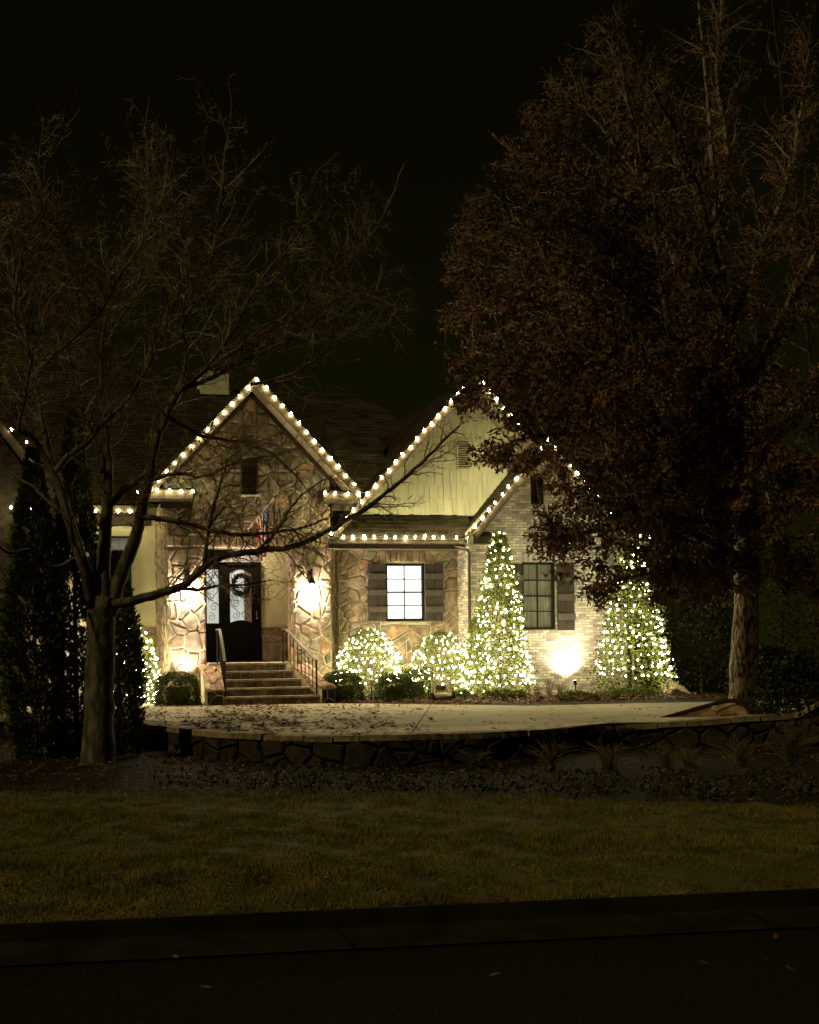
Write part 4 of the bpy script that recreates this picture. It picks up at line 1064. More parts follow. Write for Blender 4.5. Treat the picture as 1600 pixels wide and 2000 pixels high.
# ================================================================== FLAG
fp0, fp1 = W(484, 1034, -.05), W(534, 975, -1.0)
fl = thing('flag', fp0, 'american flag hanging limp from an angled pole on the stone gable', 'flag')
MB().tube([fp0, fp1], .014, 6).build('flag_pole', 'pole', fl)
MB().lathe(fp1, [(.01, -.02), (.028, .0), (.028, .02), (.005, .045)], 8).build('finial', 'pole', fl)
nu, nv = 39, 40; fm = MB(); V = []
d = fp1 - fp0
for j in range(nv + 1):
    v = j / nv
    for i in range(nu + 1):
        u_ = i / nu; h0 = fp0 + d * (.26 + .68 * (1 - u_))          # u: hoist, 0 at tip
        gather = 1 - .5 * (1 - math.exp(-v * 4)); cxm = fp0.x + d.x * .56
        fold = math.sin(u_ * 17 + v * 3) * .05 * min(1, v * 4) + math.sin(v * 11 + u_ * 4) * .02 * v
        x = cxm + (h0.x - cxm) * gather + .02 * math.sin(v * 9)
        y = h0.y + (fp0.y + d.y * .56 - h0.y) * (1 - gather) + fold
        z = h0.z - v * (1.05 - .35 * (1 - u_) * 0) - .25 * v * (1 - u_)
        V.append((x, y, z))
fcs = []; mis = []
for j in range(nv):
    for i in range(nu):
        a = j * (nu + 1) + i; fcs.append((a, a + 1, a + nu + 2, a + nu + 1))
        s_i = min(12, i * 13 // nu); canton = s_i < 7 and j < nv * .4
        star = canton and (i % 4 == 1) and (j % 4 in (1,)) or (canton and i % 4 == 3 and j % 4 == 3)
        mis.append((1 if star else 2) if canton else (0 if s_i % 2 == 0 else 1))
fm.v = V; fm.f = fcs; fm.mi = mis
fm.build('flag_cloth', ['red', 'white', 'blue'], fl, smooth=True)

# ================================================================== STRING LIGHTS
bulb_mb = MB().lathe((0, 0, 0), [(.01, .045), (.020, .03), (.028, .0), (.023, -.033), (.006, -.052)], 8)
bulbme = bulb_mb.mesh('bulb', 'bulb', True)
sock = MB().lathe((0, 0, 0), [(.016, .045), (.016, .075)], 6).mesh('socket', 'cord')
def string(label, pts, Y, dy=-.04, drop=None):
    P = [W(x, y, Y) if len((x, y)) == 2 else None for x, y in pts]
    t = thing('string_lights', P[0], label, 'string lights', 'warm bulb strings along the roof edges')
    path = []
    for a, b_ in zip(P[:-1], P[1:]): path += [a + Vector((0, 0, .06)), (a + b_) / 2 + Vector((0, 0, .035))]
    path.append(P[-1] + Vector((0, 0, .06)))
    MB().tube(path, .006, 4).build('cord', 'cord', t)
    for p in P:
        rt_ = (rnd.uniform(-.5, .5), rnd.uniform(-.5, .5), 0); q_ = p + Vector((rnd.uniform(-.012, .012), 0, rnd.uniform(-.012, .012))); b_ = link('bulb', bulbme, t, q_, rot=rt_, scale=[rnd.uniform(.78, 1.15)] * 3); link('socket', sock, b_, q_)
    return t
string('string lights up the left slope of the stone entry gable', [(502, 740), (485, 756), (469, 774), (453, 788), (438, 805), (422, 821), (406, 838), (390, 854), (374, 871), (357, 888), (341, 904), (326, 922), (309, 937), (293, 955)], -.69)
string('string lights down the right slope of the stone entry gable', [(521, 757), (537, 775), (553, 792), (568, 808), (584, 826), (599, 844), (615, 861), (630, 878), (646, 895), (661, 911), (677, 929), (693, 945)], -.69)
string('short row of bulbs on the left eave return of the entry gable', [(270, 961), (308, 957), (331, 959), (355, 959), (378, 960)], -.69)
string('short row of bulbs on the right eave return of the entry gable', [(636, 962), (655, 963), (679, 964), (700, 965), (716, 965)], -.69)
string('string lights up the long left slope of the big cream gable', [(905, 757), (894, 770), (882, 782), (869, 798), (855, 812), (843, 827), (829, 841), (815, 857), (802, 873), (787, 888), (773, 902), (761, 918), (746, 932), (733, 948), (719, 963), (706, 979), (691, 996), (677, 1011), (662, 1028)], -.39)
string('string lights on the right slope of the big cream gable among oak leaves', [(945, 747), (958, 764), (971, 780), (984, 797), (998, 812), (1012, 828), (1026, 845)], -.39)
string('level row of bulbs on the gutter above the lit window', [(648, 1042), (671, 1049), (691, 1049), (711, 1049), (732, 1049), (753, 1049), (772, 1049), (793, 1049), (812, 1049), (830, 1048), (847, 1048), (866, 1049), (892, 1049), (916, 1049), (938, 1049), (958, 1048)], -.50)
string('string lights up the left slope of the small brick gable', [(1071, 860), (1058, 875), (1047, 888), (1034, 902), (1021, 920), (1009, 934), (994, 950), (982, 965), (968, 981), (955, 996), (943, 1011), (928, 1027)], -.97)
string('string lights down the right slope of the brick gable behind leaves', [(1085, 875), (1100, 892), (1115, 909), (1128, 923), (1141, 940), (1152, 955), (1168, 970), (1181, 985), (1195, 1003)], -.97)
string('bulbs on the right eave behind the oak', [(1218, 1048), (1232, 1048), (1250, 1048), (1270, 1048)], -.4)
string('row of bulbs on the left gutter behind the bare tree', [(254, 998), (232, 998), (186, 997), (140, 995)], 1.72)
string('bulbs on the far left gable slope behind the tree', [(22, 838), (52, 863), (72, 893), (132, 950)], 1.12)
string('bulbs at the left picture edge on the low eave', [(-20, 990), (22, 990), (60, 992)], 1.1)

# ================================================================== BUSHES
netme = MB().lathe((0, 0, 0), [(.004, -.022), (.018, -.01), (.021, .004), (.010, .02)], 6).mesh('bulb', 'netbulb', True)
def bush_pts(N, rfun, h, rs=nrs, shell=.55):
    """points in a body of revolution, radius rfun(z/h)"""
    z = rs.rand(N) ** .95; a = rs.rand(N) * 2 * np.pi; rr_ = np.array([rfun(t) for t in z]) * (shell + (1 - shell) * rs.rand(N) ** .6)
    rr_ *= 1 + .09 * np.sin(a * 5 + z * 9) + .08 * np.sin(a * 11 - z * 21) + .07 * rs.randn(N)
    return np.stack([rr_ * np.cos(a), rr_ * np.sin(a), z * h], 1)
def netbush(name, c, rfun, h, label, cat, nleaf, rows, m='leafgreen', leafs=.07, netlabel=None, spacing=.125, z0=0.0, clampn=300, sx=1.0, a1=.08):
    t = thing(name, c, label, cat)
    trunk = MB().tube([Vector(c), Vector(c) + Vector((0, 0, h * .8))], [.035, .01], 6).build('stem', 'bark', t)
    P = bush_pts(nleaf, rfun, h); P[:, 0] *= sx; P += np.array(c)
    scatter('foliage', LEAF, LEAFF, P, leafs * (.7 + .6 * nrs.rand(nleaf)), m, t)
    if rows:
        nl = thing('net_lights', c, netlabel, 'net lights', 'net lights draped over the front shrubs')
        wires = MB(); cnt = 0; r5 = random.Random(int(c[0] * 50))
        for k in range(rows):
            tz = z0 + (1 - z0) * (k + .5) / rows; rad = rfun(tz); nb = max(2, int(rad * math.pi * 1.15 / (spacing * 1.3))); pp = []
            for i in range(nb + 1):
                a = -math.pi * 1.08 + math.pi * (1.08 + a1) * (i + (.5 if k % 2 else 0)) / nb
                a += r5.uniform(-.35, .35) / nb * 3; rj = rad * (1.0 + r5.uniform(-.13, .05)); p = Vector((c[0] + rj * math.cos(a) * sx, c[1] + rj * math.sin(a), c[2] + h * tz + r5.uniform(-.03, .03) + .045 * math.sin(i * .7 + k * 2.1)))
                pp.append(p)
                if cnt < clampn and r5.random() < .9: link('bulb', netme, nl, p, rot=(r5.uniform(-1, 1), r5.uniform(-1, 1), 0), scale=[r5.choice([.55, .75, .95, 1.2])] * 3); cnt += 1
            wires.tube(pp, .0045, 3, False)
        wires.build('net_wire', 'cord', nl, kind='stuff')
    return t
dome = lambda r: (lambda t: r * (.86 + .14 * math.sin(t * 3)) * math.sqrt(max(0.0, 1 - max(0, (t - .35) / .66) ** 2)) if t < 1 else .02)
def cpos(px_, Y, z=0): return Vector((WX(px_, Y, 1330), Y, z))
netbush('rounded_shrub', cpos(720, -.75), dome(.86), 1.82, 'rounded shrub glowing with net lights left of the bare stone patch', 'shrub', 5200, 13, netlabel='net of warm lights over the left rounded shrub under the lit window', z0=.24)
netbush('rounded_shrub', cpos(862, -.85), dome(.80), 1.72, 'rounded shrub glowing with net lights next to the downspout', 'shrub', 5000, 12, netlabel='net of warm lights over the rounded shrub next to the downspout', z0=.12)
netbush('rounded_shrub', cpos(262, -.2), dome(.66), 1.95, 'rounded shrub with net lights half hidden behind the tree trunk', 'shrub', 4200, 13, netlabel='net of warm lights over the shrub half behind the trunk', a1=.5)
cone = lambda t: .80 * (1 - t) ** .58 * (.98 + .06 * math.sin(t * 14)) + .05
netbush('conical_evergreen', cpos(978, -1.75, .05), cone, 4.25, 'tall cone shaped evergreen wrapped in net lights before the brick wall', 'tree', 9500, 25, leafs=.08, netlabel='rows of warm lights wrapping the tall cone evergreen', spacing=.145, z0=.07)
rt = lambda t: (1.0 if t < .22 else 1.0 - (t - .22) * 1.16) * (.97 + .05 * math.sin(t * 15)) * .98 + .03
netbush('conical_evergreen', cpos(1237, -1.7, .05), rt, 4.15, 'broad evergreen wrapped in net lights beneath the oak foliage', 'tree', 9500, 20, leafs=.085, netlabel='rows of warm lights wrapping the broad evergreen under the oak', spacing=.15, z0=.10)
netbush('rounded_shrub', cpos(932, -1.3), lambda t: .42 * math.sqrt(max(0.02, 1 - t * t)), 2.1, 'green shrub squeezed between the downspout and the cone evergreen', 'shrub', 2600, 7, netlabel='few net lights on the narrow shrub beside the downspout', spacing=.17)

def hedge(px0, px1, ytop, Y, dep, label, zb=0.0, m='hedge', round_=.06, nleaf=8500):
    x0, x1 = WX(px0, Y, 1340), WX(px1, Y, 1340); zt = W((px0 + px1) / 2, ytop, Y).z
    c = Vector(((x0 + x1) / 2, Y + dep / 2, zb)); t = thing('boxwood_hedge', c, label, 'hedge')
    hx, hy, hz_ = (x1 - x0) / 2, dep / 2, zt - zb
    P = nrs.rand(nleaf, 3) * 2 - 1; P[:, 2] = nrs.rand(nleaf)
    pw_ = (np.abs(P[:, 0]) ** 3.6 + np.abs(P[:, 1]) ** 3.6 + np.abs(P[:, 2]) ** 3.6) ** (1 / 3.6)
    mx = np.maximum(np.maximum(np.abs(P[:, 0]), np.abs(P[:, 1])), P[:, 2]); s_ = (.80 + .2 * nrs.rand(nleaf)) / np.maximum(pw_, .2)
    s_ = np.where(mx > .5, s_, 1)
    P = P * s_[:, None]; P[:, 2] = np.clip(P[:, 2], 0.02, 1)
    wob = 1 + .04 * np.sin(P[:, 0] * 7) * np.cos(P[:, 1] * 5)
    P = P * np.array([hx, hy, hz_]) * wob[:, None] + np.array(c)
    scatter('foliage', LEAF, LEAFF, P, .035 + .022 * nrs.rand(nleaf), m, t)
    # inner twig mass
    tw = MB()
    for i in range(12): 
        a = rnd.random() * 6.28; tw.tube([c + Vector((0, 0, 0)), c + Vector((math.cos(a) * hx * .8, math.sin(a) * hy * .8, hz_ * rnd.uniform(.5, .9)))], [.012, .004], 4)
    tw.build('stems', 'bark', t)
    MB().box((c.x - hx * .5, c.y - hy * .3, zb + .05), (c.x + hx * .5, c.y + hy * .4, zb + hz_ * .55)).build('inner_growth', 'hedge', t)
hedge(305, 396, 1313, -2.05, .9, 'square clipped boxwood left of the steps by the left column')
hedge(636, 718, 1312, -2.1, .9, 'square clipped boxwood touching the right cheek wall of the steps')
hedge(744, 816, 1316, -2.2, .9, 'square clipped boxwood in front below the lit window')
hedge(785, 851, 1302, -1.55, .6, 'flat topped boxwood behind the garden cart', nleaf=4500)
hedge(956, 1034, 1345, -2.5, .5, 'low dark boxwood at the foot of the cone evergreen', nleaf=3500)
hedge(1205, 1300, 1346, -2.6, .6, 'low dark shrub at the foot of the broad evergreen', nleaf=3500)
def low_cover(px0, px1, ytop, Y, label, n=2600, m='hedge'):
    x0, x1 = WX(px0, Y, 1350), WX(px1, Y, 1350); c = Vector(((x0 + x1) / 2, Y, 0))
    t = thing('low_shrub', c, label, 'shrub'); hh = W((px0 + px1) / 2, ytop, Y).z
    a = nrs.rand(n) * 6.283; r_ = np.sqrt(nrs.rand(n)); P = np.stack([c.x + r_ * np.cos(a) * (x1 - x0) / 2, c.y + r_ * np.sin(a) * .4, hh * nrs.rand(n) * np.sqrt(1 - r_ ** 2 * .9) * (.7 + .3 * np.sin(a * 4))], 1)
    scatter('foliage', SPRAY, SPRAYF, P, .07 + .05 * nrs.rand(n), m, t)
low_cover(1088, 1160, 1350, -2.9, 'low spreading juniper in front of the brick wall spotlight')
low_cover(1150, 1215, 1356, -3.0, 'low spreading juniper left of the broad evergreen', m='liriope')
low_cover(880, 925, 1345, -1.9, 'small green plant behind the leaf pile', n=900)
# bare twiggy perennials
def tuft(c, n, h, spread, label, cat, name, m='liriope', r=.004, group=None):
    t = thing(name, c, label, cat, group)
    b = MB(); rr_ = random.Random(int(c[0] * 77) + n)
    for i in range(n):
        a = rr_.random() * 6.28; s_ = spread * rr_.random() ** .7; hh = h * rr_.uniform(.45, 1.1); q = Vector(c) + Vector((rr_.uniform(-.06, .06), rr_.uniform(-.06, .06), 0))
        m_ = q + Vector((math.cos(a) * s_ * .4, math.sin(a) * s_ * .4, hh * .6)); e_ = q + Vector((math.cos(a) * s_, math.sin(a) * s_, hh * (1 - .3 * s_ / max(spread, .01))))
        b.tube([q, m_, e_], [r, r * .8, r * .4], 3, False)
    b.build('stems', m, t); return t
for i, (px_, h_) in enumerate([(1050, .55), (1072, .75), (1095, .6)]):
    tuft(cpos(px_, -1.9), 55, h_, .34, ['dry bare perennial beside the cone evergreen', 'tall dry bare perennial left of the wall spotlight', 'dry bare perennial right in front of the wall spotlight'][i], 'plant', 'dry_perennial', 'twig')

# spot fixtures
def spot_fixture(p, target, energy, angle, label, blend=.6, size=.03):
    t = thing('spotlight', p, label, 'spotlight'); p = Vector(p)
    d = (Vector(target) - p).normalized(); hd = p + Vector((0, 0, .2))
    MB().tube([p, p + Vector((0, 0, .17))], .012, 6).build('stake', 'iron', t)
    MB().tube([hd - d * .05, hd - d * .03, hd + d * .05, hd + d * .08], [.02, .04, .045, .05], 10).build('housing', 'iron', t)
    MB().tube([hd + d * .082, hd + d * .085], [.042, .042], 10).build('lens', 'spotface', t)
    ld = bpy.data.lights.new('spot_light', 'SPOT'); ld.energy = energy; ld.spot_size = R(angle); ld.spot_blend = 1.0; ld.color = (1, .82, .64); ld.shadow_soft_size = size
    lo = bpy.data.objects.new('spot_light', ld); col.objects.link(lo); setparent(lo, t, hd + d * .1); lo.rotation_euler = d.to_track_quat('-Z', 'Y').to_euler()
spot_fixture(cpos(1124, -.92, .12), (WX(1101, YB, 1270), YB, 1.25), 165, 115, 'small lit spotlight aimed up the painted brick wall')
spot_fixture(Vector((WX(364, -.45, 1340), -.5, .35)), (WX(364, 0, 1250), 0, 1.25), 150, 95, 'small spotlight behind the hedge aimed up the left column')
spot_fixture(Vector((WX(600, -.5, 1340), -.55, .35)), (WX(602, 0, 1250), 0, 1.25), 90, 90, 'small spotlight aimed up the right column behind the handrail')
# path light
pl = cpos(726, -2.0)
t = thing('path_light', pl, 'unlit grey path light between the two clipped boxwoods', 'path light')
MB().tube([pl, pl + Vector((0, 0, .45))], .012, 6).build('stake', 'iron', t)
MB().lathe(pl + Vector((0, 0, .42)), [(.05, 0), (.075, .03), (.075, .12), (.085, .13), (.02, .16)], 10).build('lamp_head', 'fabric', t)

# garden cart
gc = cpos(864, -2.75)
t = thing('garden_cart', gc, 'small wheeled garden cart with upright metal handles standing before the hedge', 'cart')
xw = .24
MB().tube([gc + Vector((-xw, 0, .13)), gc + Vector((-xw * .5, 0, .13)), gc + Vector((xw, 0, .13))], [.085, .095, .085], 10).build('roller', 'fabric', t, smooth=True)
for s_ in (-1, 1):
    MB().tube([gc + Vector((s_ * (xw + .03) - .02, 0, .12)), gc + Vector((s_ * (xw + .03) + .02, 0, .12))], .12, 14).build('wheel', 'rubber', t)
    MB().tube([gc + Vector((s_ * .24, .02, .16)), gc + Vector((s_ * .225, .08, .5))], .028, 6).build('outer_post', 'fabric', t)
    MB().tube([gc + Vector((s_ * .15, .1, .2)), gc + Vector((s_ * .145, .18, .64))], .024, 6).build('inner_post', 'fabric', t)
MB().tube([gc + Vector((-.23, .1, .5)), gc + Vector((.23, .1, .5))], .014, 6).build('crossbar', 'fabric', t)
MB().tube([gc + Vector((-.17, .05, .26)), gc + Vector((.17, .05, .26))], .02, 6).build('crossbar', 'fabric', t)
MB().box(gc + Vector((-.12, .10, .27)), gc + Vector((.12, .12, .40))).build('basket', 'bark', t)

# lit ground right of the evergreen, put in as a pale angular stone shape
bc = W(1318, 1358, -2.2)
bm = MB(); V = [W(1298, 1362, -2.6), W(1352, 1357, -2.4), W(1335, 1340, -1.9), W(1308, 1324, -1.6), W(1290, 1330, -1.6), W(1285, 1345, -1.0)]
V += [W(1320, 1345, -2.5) ]
bm.add(V, [(0, 1, 6), (1, 2, 6), (2, 3, 6), (3, 4, 6), (4, 0, 6), (4, 5, 0), (3, 5, 4), (2, 5, 3), (1, 5, 2), (0, 5, 1)])
props(bm.build('lit_ground', 'lit_ground'), 'patch of lit ground put in as a pale angular stone right of the broad lit evergreen', 'lit_ground')

# ================================================================== LEAF LITTER
def litter(N, fpts, name, label, size=(.06, .11), z=.012):
    P = fpts(N); scatter(name, OAK, OAKF, P, size[0] + (size[1] - size[0]) * nrs.rand(len(P)), 'litter', flat=True); o = col.objects[-1] if False else bpy.data.objects[bpy.context.scene.objects[-1].name]
def lit_pts(N):
    px_ = 240 + nrs.rand(N) * 1050; py_ = 1377 + nrs.rand(N) * 62
    x, y = Gnp(px_, py_, .006)
    cl = 1.3 * np.sin(x * 3.1 + np.sin(y * 1.7) * 2) * np.sin(y * 2.3 + x) + 1.0 * np.sin(x * 7 + y * 5) * np.sin(x * 4.3 - y * 6.1)
    left = np.clip((880 - px_) / 380, 0.03, 1) * (.35 + .65 * np.exp(-((px_ - 520) / 260) ** 2))
    keep = (nrs.rand(N) < left * np.clip(.35 + .75 * cl, .02, 1) + .01)
    fy = np.array([front_y(v) or -20 for v in x]); keep &= y > fy + .1
    x, y = x[keep], y[keep]; return np.stack([x, y, np.full(len(x), .012) + nrs.rand(len(x)) * .02], 1)
P = lit_pts(24000)
o = scatter('fallen_leaves', OAK, OAKF, P, .07 + .06 * nrs.rand(len(P)), 'litter', flat=True); props(o, 'brown oak leaves strewn over the concrete driveway', 'leaves')
def bed_pts(N, a, b):
    x = a[0] + (b[0] - a[0]) * nrs.rand(N); y = a[1] + (b[1] - a[1]) * nrs.rand(N)
    return np.stack([x, y, nrs.rand(N) ** 2 * .09], 1)
P = bed_pts(9000, (1.5, -4.2), (17, -1.0)); by = np.array([back_y(v) for v in P[:, 0]]); P = P[P[:, 1] > by - .12]
stx = (P[:, 0] > 5.0) & (P[:, 0] < 8.2) & (P[:, 1] > -2.3) & (P[:, 0] < 7.5); P = P[~stx]
o = scatter('leaf_litter', OAK, OAKF, P, .07 + .06 * nrs.rand(len(P)), 'litter', flat=True); props(o, 'drift of tan and brown leaves in the bed below the house', 'leaves')
N = 16000; x = -3 + nrs.rand(N) * 17; y0 = np.array([edge_y(v) for v in x]); y1 = np.array([(front_y(v) or -10) for v in x]); tq = nrs.rand(N); y = y0 + .05 + (y1 - y0) * tq
P = np.stack([x, y, -.42 + .05 * nrs.rand(N) - .06 * (tq < .1)], 1)
o = scatter('bed_leaves', OAK, OAKF, P[nrs.rand(N) < np.where(x < 3, 1, .35)], .06 + .05 * nrs.rand(int(1e6))[:1][0] * np.ones(1)[0] + np.zeros(0).sum() + .03 * np.ones(1) if False else .075 * np.ones((0,)), 'litter') if False else None
kp = nrs.rand(N) < np.where(x < 3, 1, .3); P = P[kp]
o = scatter('bed_leaves', OAK, OAKF, P, .035 + .06 * nrs.rand(len(P)) ** 2, 'bedlitter', flat=True); props(o, 'scattered leaves over the dark front mulch bed', 'leaves')
P = []
for _ in range(70):
    p_ = G(rnd.uniform(0, 1600), rnd.uniform(1570, 1720), -.44); P.append((p_.x, p_.y, -.415))
for _ in range(10):
    p_ = G(rnd.uniform(0, 1600), rnd.uniform(1820, 1960), -.64); P.append((p_.x, p_.y, -.64))
o = scatter('stray_leaves', OAK, OAKF, np.array(P), np.full(len(P), .085), 'litter', flat=True); props(o, 'few stray leaves lying on the lawn and street', 'leaves')
# ground cover in the front bed (right part)
N = 7000; x = 1.5 + nrs.rand(N) * 10; y0 = np.array([edge_y(v) for v in x]); q = nrs.rand(N); y = y0 + .10 + q ** 1.5 * 2.6 + .15 * np.sin(x * 4)
cl = np.sin(x * 5 + np.sin(y * 3)) * np.sin(y * 6 + x) ; kp = nrs.rand(N) < (.55 + .5 * cl) * np.clip((x - 1.2) / 2, 0, 1)
P = np.stack([x, y, -.44 + .10 * nrs.rand(N)], 1)[kp]
o = scatter('ground_cover', SPRAY, SPRAYF, P, .05 + .05 * nrs.rand(len(P)), 'cover', up_bias=(0, 0, .5)); props(o, 'low dark ground cover along the lawn edge', 'ground cover')
names = ['tiny dry tuft nearest the tree trunk in the front bed', 'small dry tuft below the steps in the front bed', 'dry grass tuft with two tall stems against the wall', 'dry grass tuft left of centre right wall face', 'pale dry grass tuft beneath the brick wall', 'dry grass tuft below the wall spotlight', 'dry grass tuft below the broad evergreen', 'dry grass tuft left of the curled end wall', 'dry grass tuft under the curled end wall', 'large dry grass tuft at the right edge of the bed']
for i, (px_, py_, h_, n_) in enumerate([(475, 1487, .22, 40), (540, 1492, .18, 30), (760, 1492, .40, 26), (925, 1497, .30, 60), (1075, 1500, .52, 80), (1190, 1503, .46, 80), (1300, 1503, .42, 70), (1345, 1500, .38, 60), (1445, 1497, .52, 80), (1545, 1490, .66, 110)]):
    p_ = G(px_, py_, -.43); tuft(p_, n_, h_, .30 + h_ * .3, names[i], 'ornamental grass', 'dry_grass_tuft', 'liriope', .0045, 'dry grass tufts along the retaining wall')

# ================================================================== EVERGREENS
def arborvitae(px_, d, hw_, ytop, label, n=21000, m='arb', base_y=None, zb=-.45, gap=None):
    Y = -DIST + d; x = WX(px_, Y, 1300); zt = W(px_, ytop, Y).z; r_ = hw_ / (F / (d * 1.02)); h_ = zt - zb
    c = Vector((x, Y, zb)); t = thing('arborvitae', c, label, 'tree', 'columnar evergreens by the bare tree')
    MB().tube([c, c + Vector((0, 0, h_ * .9))], [.06, .015], 6).build('trunk', 'bark', t)
    rf = lambda q: r_ * (.55 + .5 * math.sin(min(1, q * 2.2 + .25) * 1.5708)) * (1 - max(0, (q - .35) / .65) ** 1.7) + .03
    P = bush_pts(n, rf, h_, shell=.45); a = np.arctan2(P[:, 1], P[:, 0]); q = P[:, 2] / h_
    k = 1 + .13 * np.sin(a * 6 + q * 31) * np.sin(q * 43 + a * 3); P[:, :2] *= k[:, None]; P += np.array(c)
    if gap is not None: P = P[~gap(P)]
    ax = np.stack([P[:, 0] - c.x, P[:, 1] - c.y, np.full(len(P), .0)], 1); ax /= np.linalg.norm(ax, axis=1)[:, None] + 1e-6; ax[:, 2] = 1.1
    scatter('foliage', SPRAY, SPRAYF, P, .07 + .05 * nrs.rand(len(P)), m, t, axis=ax)
def gaps(P):
    return (np.sin(P[:, 2] * 7.3 + P[:, 0] * 9) * np.sin(P[:, 2] * 3.1 - P[:, 0] * 5) > .86)
arborvitae(68, 19.4, 50, 880, 'leftmost columnar arborvitae with sparse lit left side', gap=gaps)
arborvitae(148, 19.9, 46, 806, 'tallest dark arborvitae directly left of the bare tree trunk', gap=gaps)
arborvitae(232, 19.5, 38, 1082, 'short arborvitae just right of the bare tree trunk', n=11000)
arborvitae(-25, 25.0, 60, 1120, 'arborvitae cut by the left picture edge', n=9000)
def shrubmass(px_, py_, d, wpx, hpx, label, n, m='darkarb', name='evergreen_shrub', leaf=LEAF, lf_=LEAFF, size=.1, zb=None):
    Y = -DIST + d; s_ = F / d; c = W(px_, py_, Y); 
    if zb is not None: c.z = zb
    t = thing(name, c, label, 'shrub'); r_, h_ = wpx / s_ / 2, hpx / s_
    MB().tube([c, c + Vector((0, 0, h_ * .7))], [.05, .015], 6).build('trunk', 'bark', t)
    P = bush_pts(n, lambda q: r_ * (math.sqrt(max(0.01, 1 - abs(q - .4) ** 2 / .37))), h_, shell=.4); P += np.array(c)
    scatter('foliage', leaf, lf_, P, size * (.6 + .8 * nrs.rand(n)), m, t)
shrubmass(1370, 1362, 29.5, 190, 240, 'big dark evergreen behind the lit ground patch right of the net lights', 9000)
shrubmass(1560, 1440, 17.5, 190, 190, 'dark loose shrub at the lower right beyond the bed', 5000, m='darkarb', name='loose_shrub', size=.09, zb=-.4)
shrubmass(1500, 1372, 25.0, 170, 120, 'dark low shrub right of the oak trunk', 4000)
shrubmass(1620, 1372, 27.0, 260, 380, 'tall dark evergreen at the right picture edge', 8000)

# ================================================================== BARE TREE (left)
class Grow:
    def __init__(s, seed, minr=.0026): s.minr = minr; s.mb = MB(); s.r = random.Random(seed); s.tips = []
    def branch(s, p, d, length, r0, level, maxl, upb, wig=.22, keep=None, den=1.0, sides=3):
        rr = s.r; n = max(3, int(length / (.10 if level >= 2 else .16)) + 1); n = min(n, 9)
        st_ = length / n; pts = [p.copy()]; dirs = []
        dd = d.normalized()
        for i in range(n):
            dd = (dd + Vector((rr.gauss(0, wig), rr.gauss(0, wig), rr.gauss(0, wig) + upb * .12))).normalized()
            pts.append(pts[-1] + dd * st_); dirs.append(dd)
            if keep and not keep(pts[-1]): break
        m = len(pts); rad = [r0 * (1 - .78 * i / (m - 1)) for i in range(m)] if m > 1 else [r0]
        rad = [max(a, s.minr) for a in rad]
        if m < 2: return
        s.mb.tube(pts, rad, sides if level < 2 else 3, False)
        if level >= maxl - 1: s.tips.append((pts, level))
        if level < maxl:
            sp_ = [.19, .105, .075, .08][min(3, level)] / den; L = st_ * (m - 1); t = L * (.15 if level else .12)
            while t < L:
                i = min(m - 2, int(t / st_)); f_ = t / st_ - i; q = pts[i].lerp(pts[i + 1], f_); bd = dirs[i]
                side = bd.cross(Vector((rr.gauss(0, 1), rr.gauss(0, 1), rr.gauss(0, 1)))).normalized()
                nd = (bd * rr.uniform(.45, .9) + side * rr.uniform(.6, 1.0)).normalized()
                ln = length * rr.uniform(.28, .5) * (1 - .45 * t / L)
                if ln > .05: s.branch(q, nd, ln, max(.0022, rad[i] * .5), level + 1, maxl, upb, wig, keep, den)
                t += sp_ * rr.uniform(.6, 1.5)
def limb(poly, d0, radii, parent, bark, name='branch', dofs=None, sides=8):
    k = len(poly); P = []
    if parent.name.startswith('bare_tree') and name == 'branch': radii = [r_ * (.95 - .22 * i / (k - 1)) for i, r_ in enumerate(radii)]
    for i, (x, y) in enumerate(poly):
        dd = d0 + (dofs[i] if dofs else 0); P.append(W(x, y, -DIST + dd))
    S = spline(P, 4); rr_ = random.Random(int(poly[0][0] + poly[-1][1])); n = len(S)
    S = [p + Vector((rr_.gauss(0, .008), rr_.gauss(0, .012), rr_.gauss(0, .008))) if 0 < i < n - 1 else p for i, p in enumerate(S)]
    rad = [np.interp(i / (n - 1) * (k - 1), range(k), radii) * (1 + rr_.uniform(-.06, .06)) for i in range(n)]
    MB().tube(S, rad, sides).build(name, bark, parent, smooth=True)
    return S, rad
TD = 18.1
tb = G(190, 1493, -.45); TD = tb.y + DIST
bt_ = thing('bare_tree', tb, 'large leafless deciduous tree with thick grey trunk at the left', 'tree')
px2m = (TD * 1.02) / F
limb([(190, 1500), (191, 1480), (193, 1400), (194, 1320), (197, 1250), (198, 1200), (200, 1165)], TD, [36 * px2m, 33 * px2m, 29 * px2m, 27 * px2m, 27 * px2m, 27 * px2m, 22 * px2m], bt_, 'bark', 'trunk', sides=16)
P_ = lambda *a: [v * px2m for v in a]
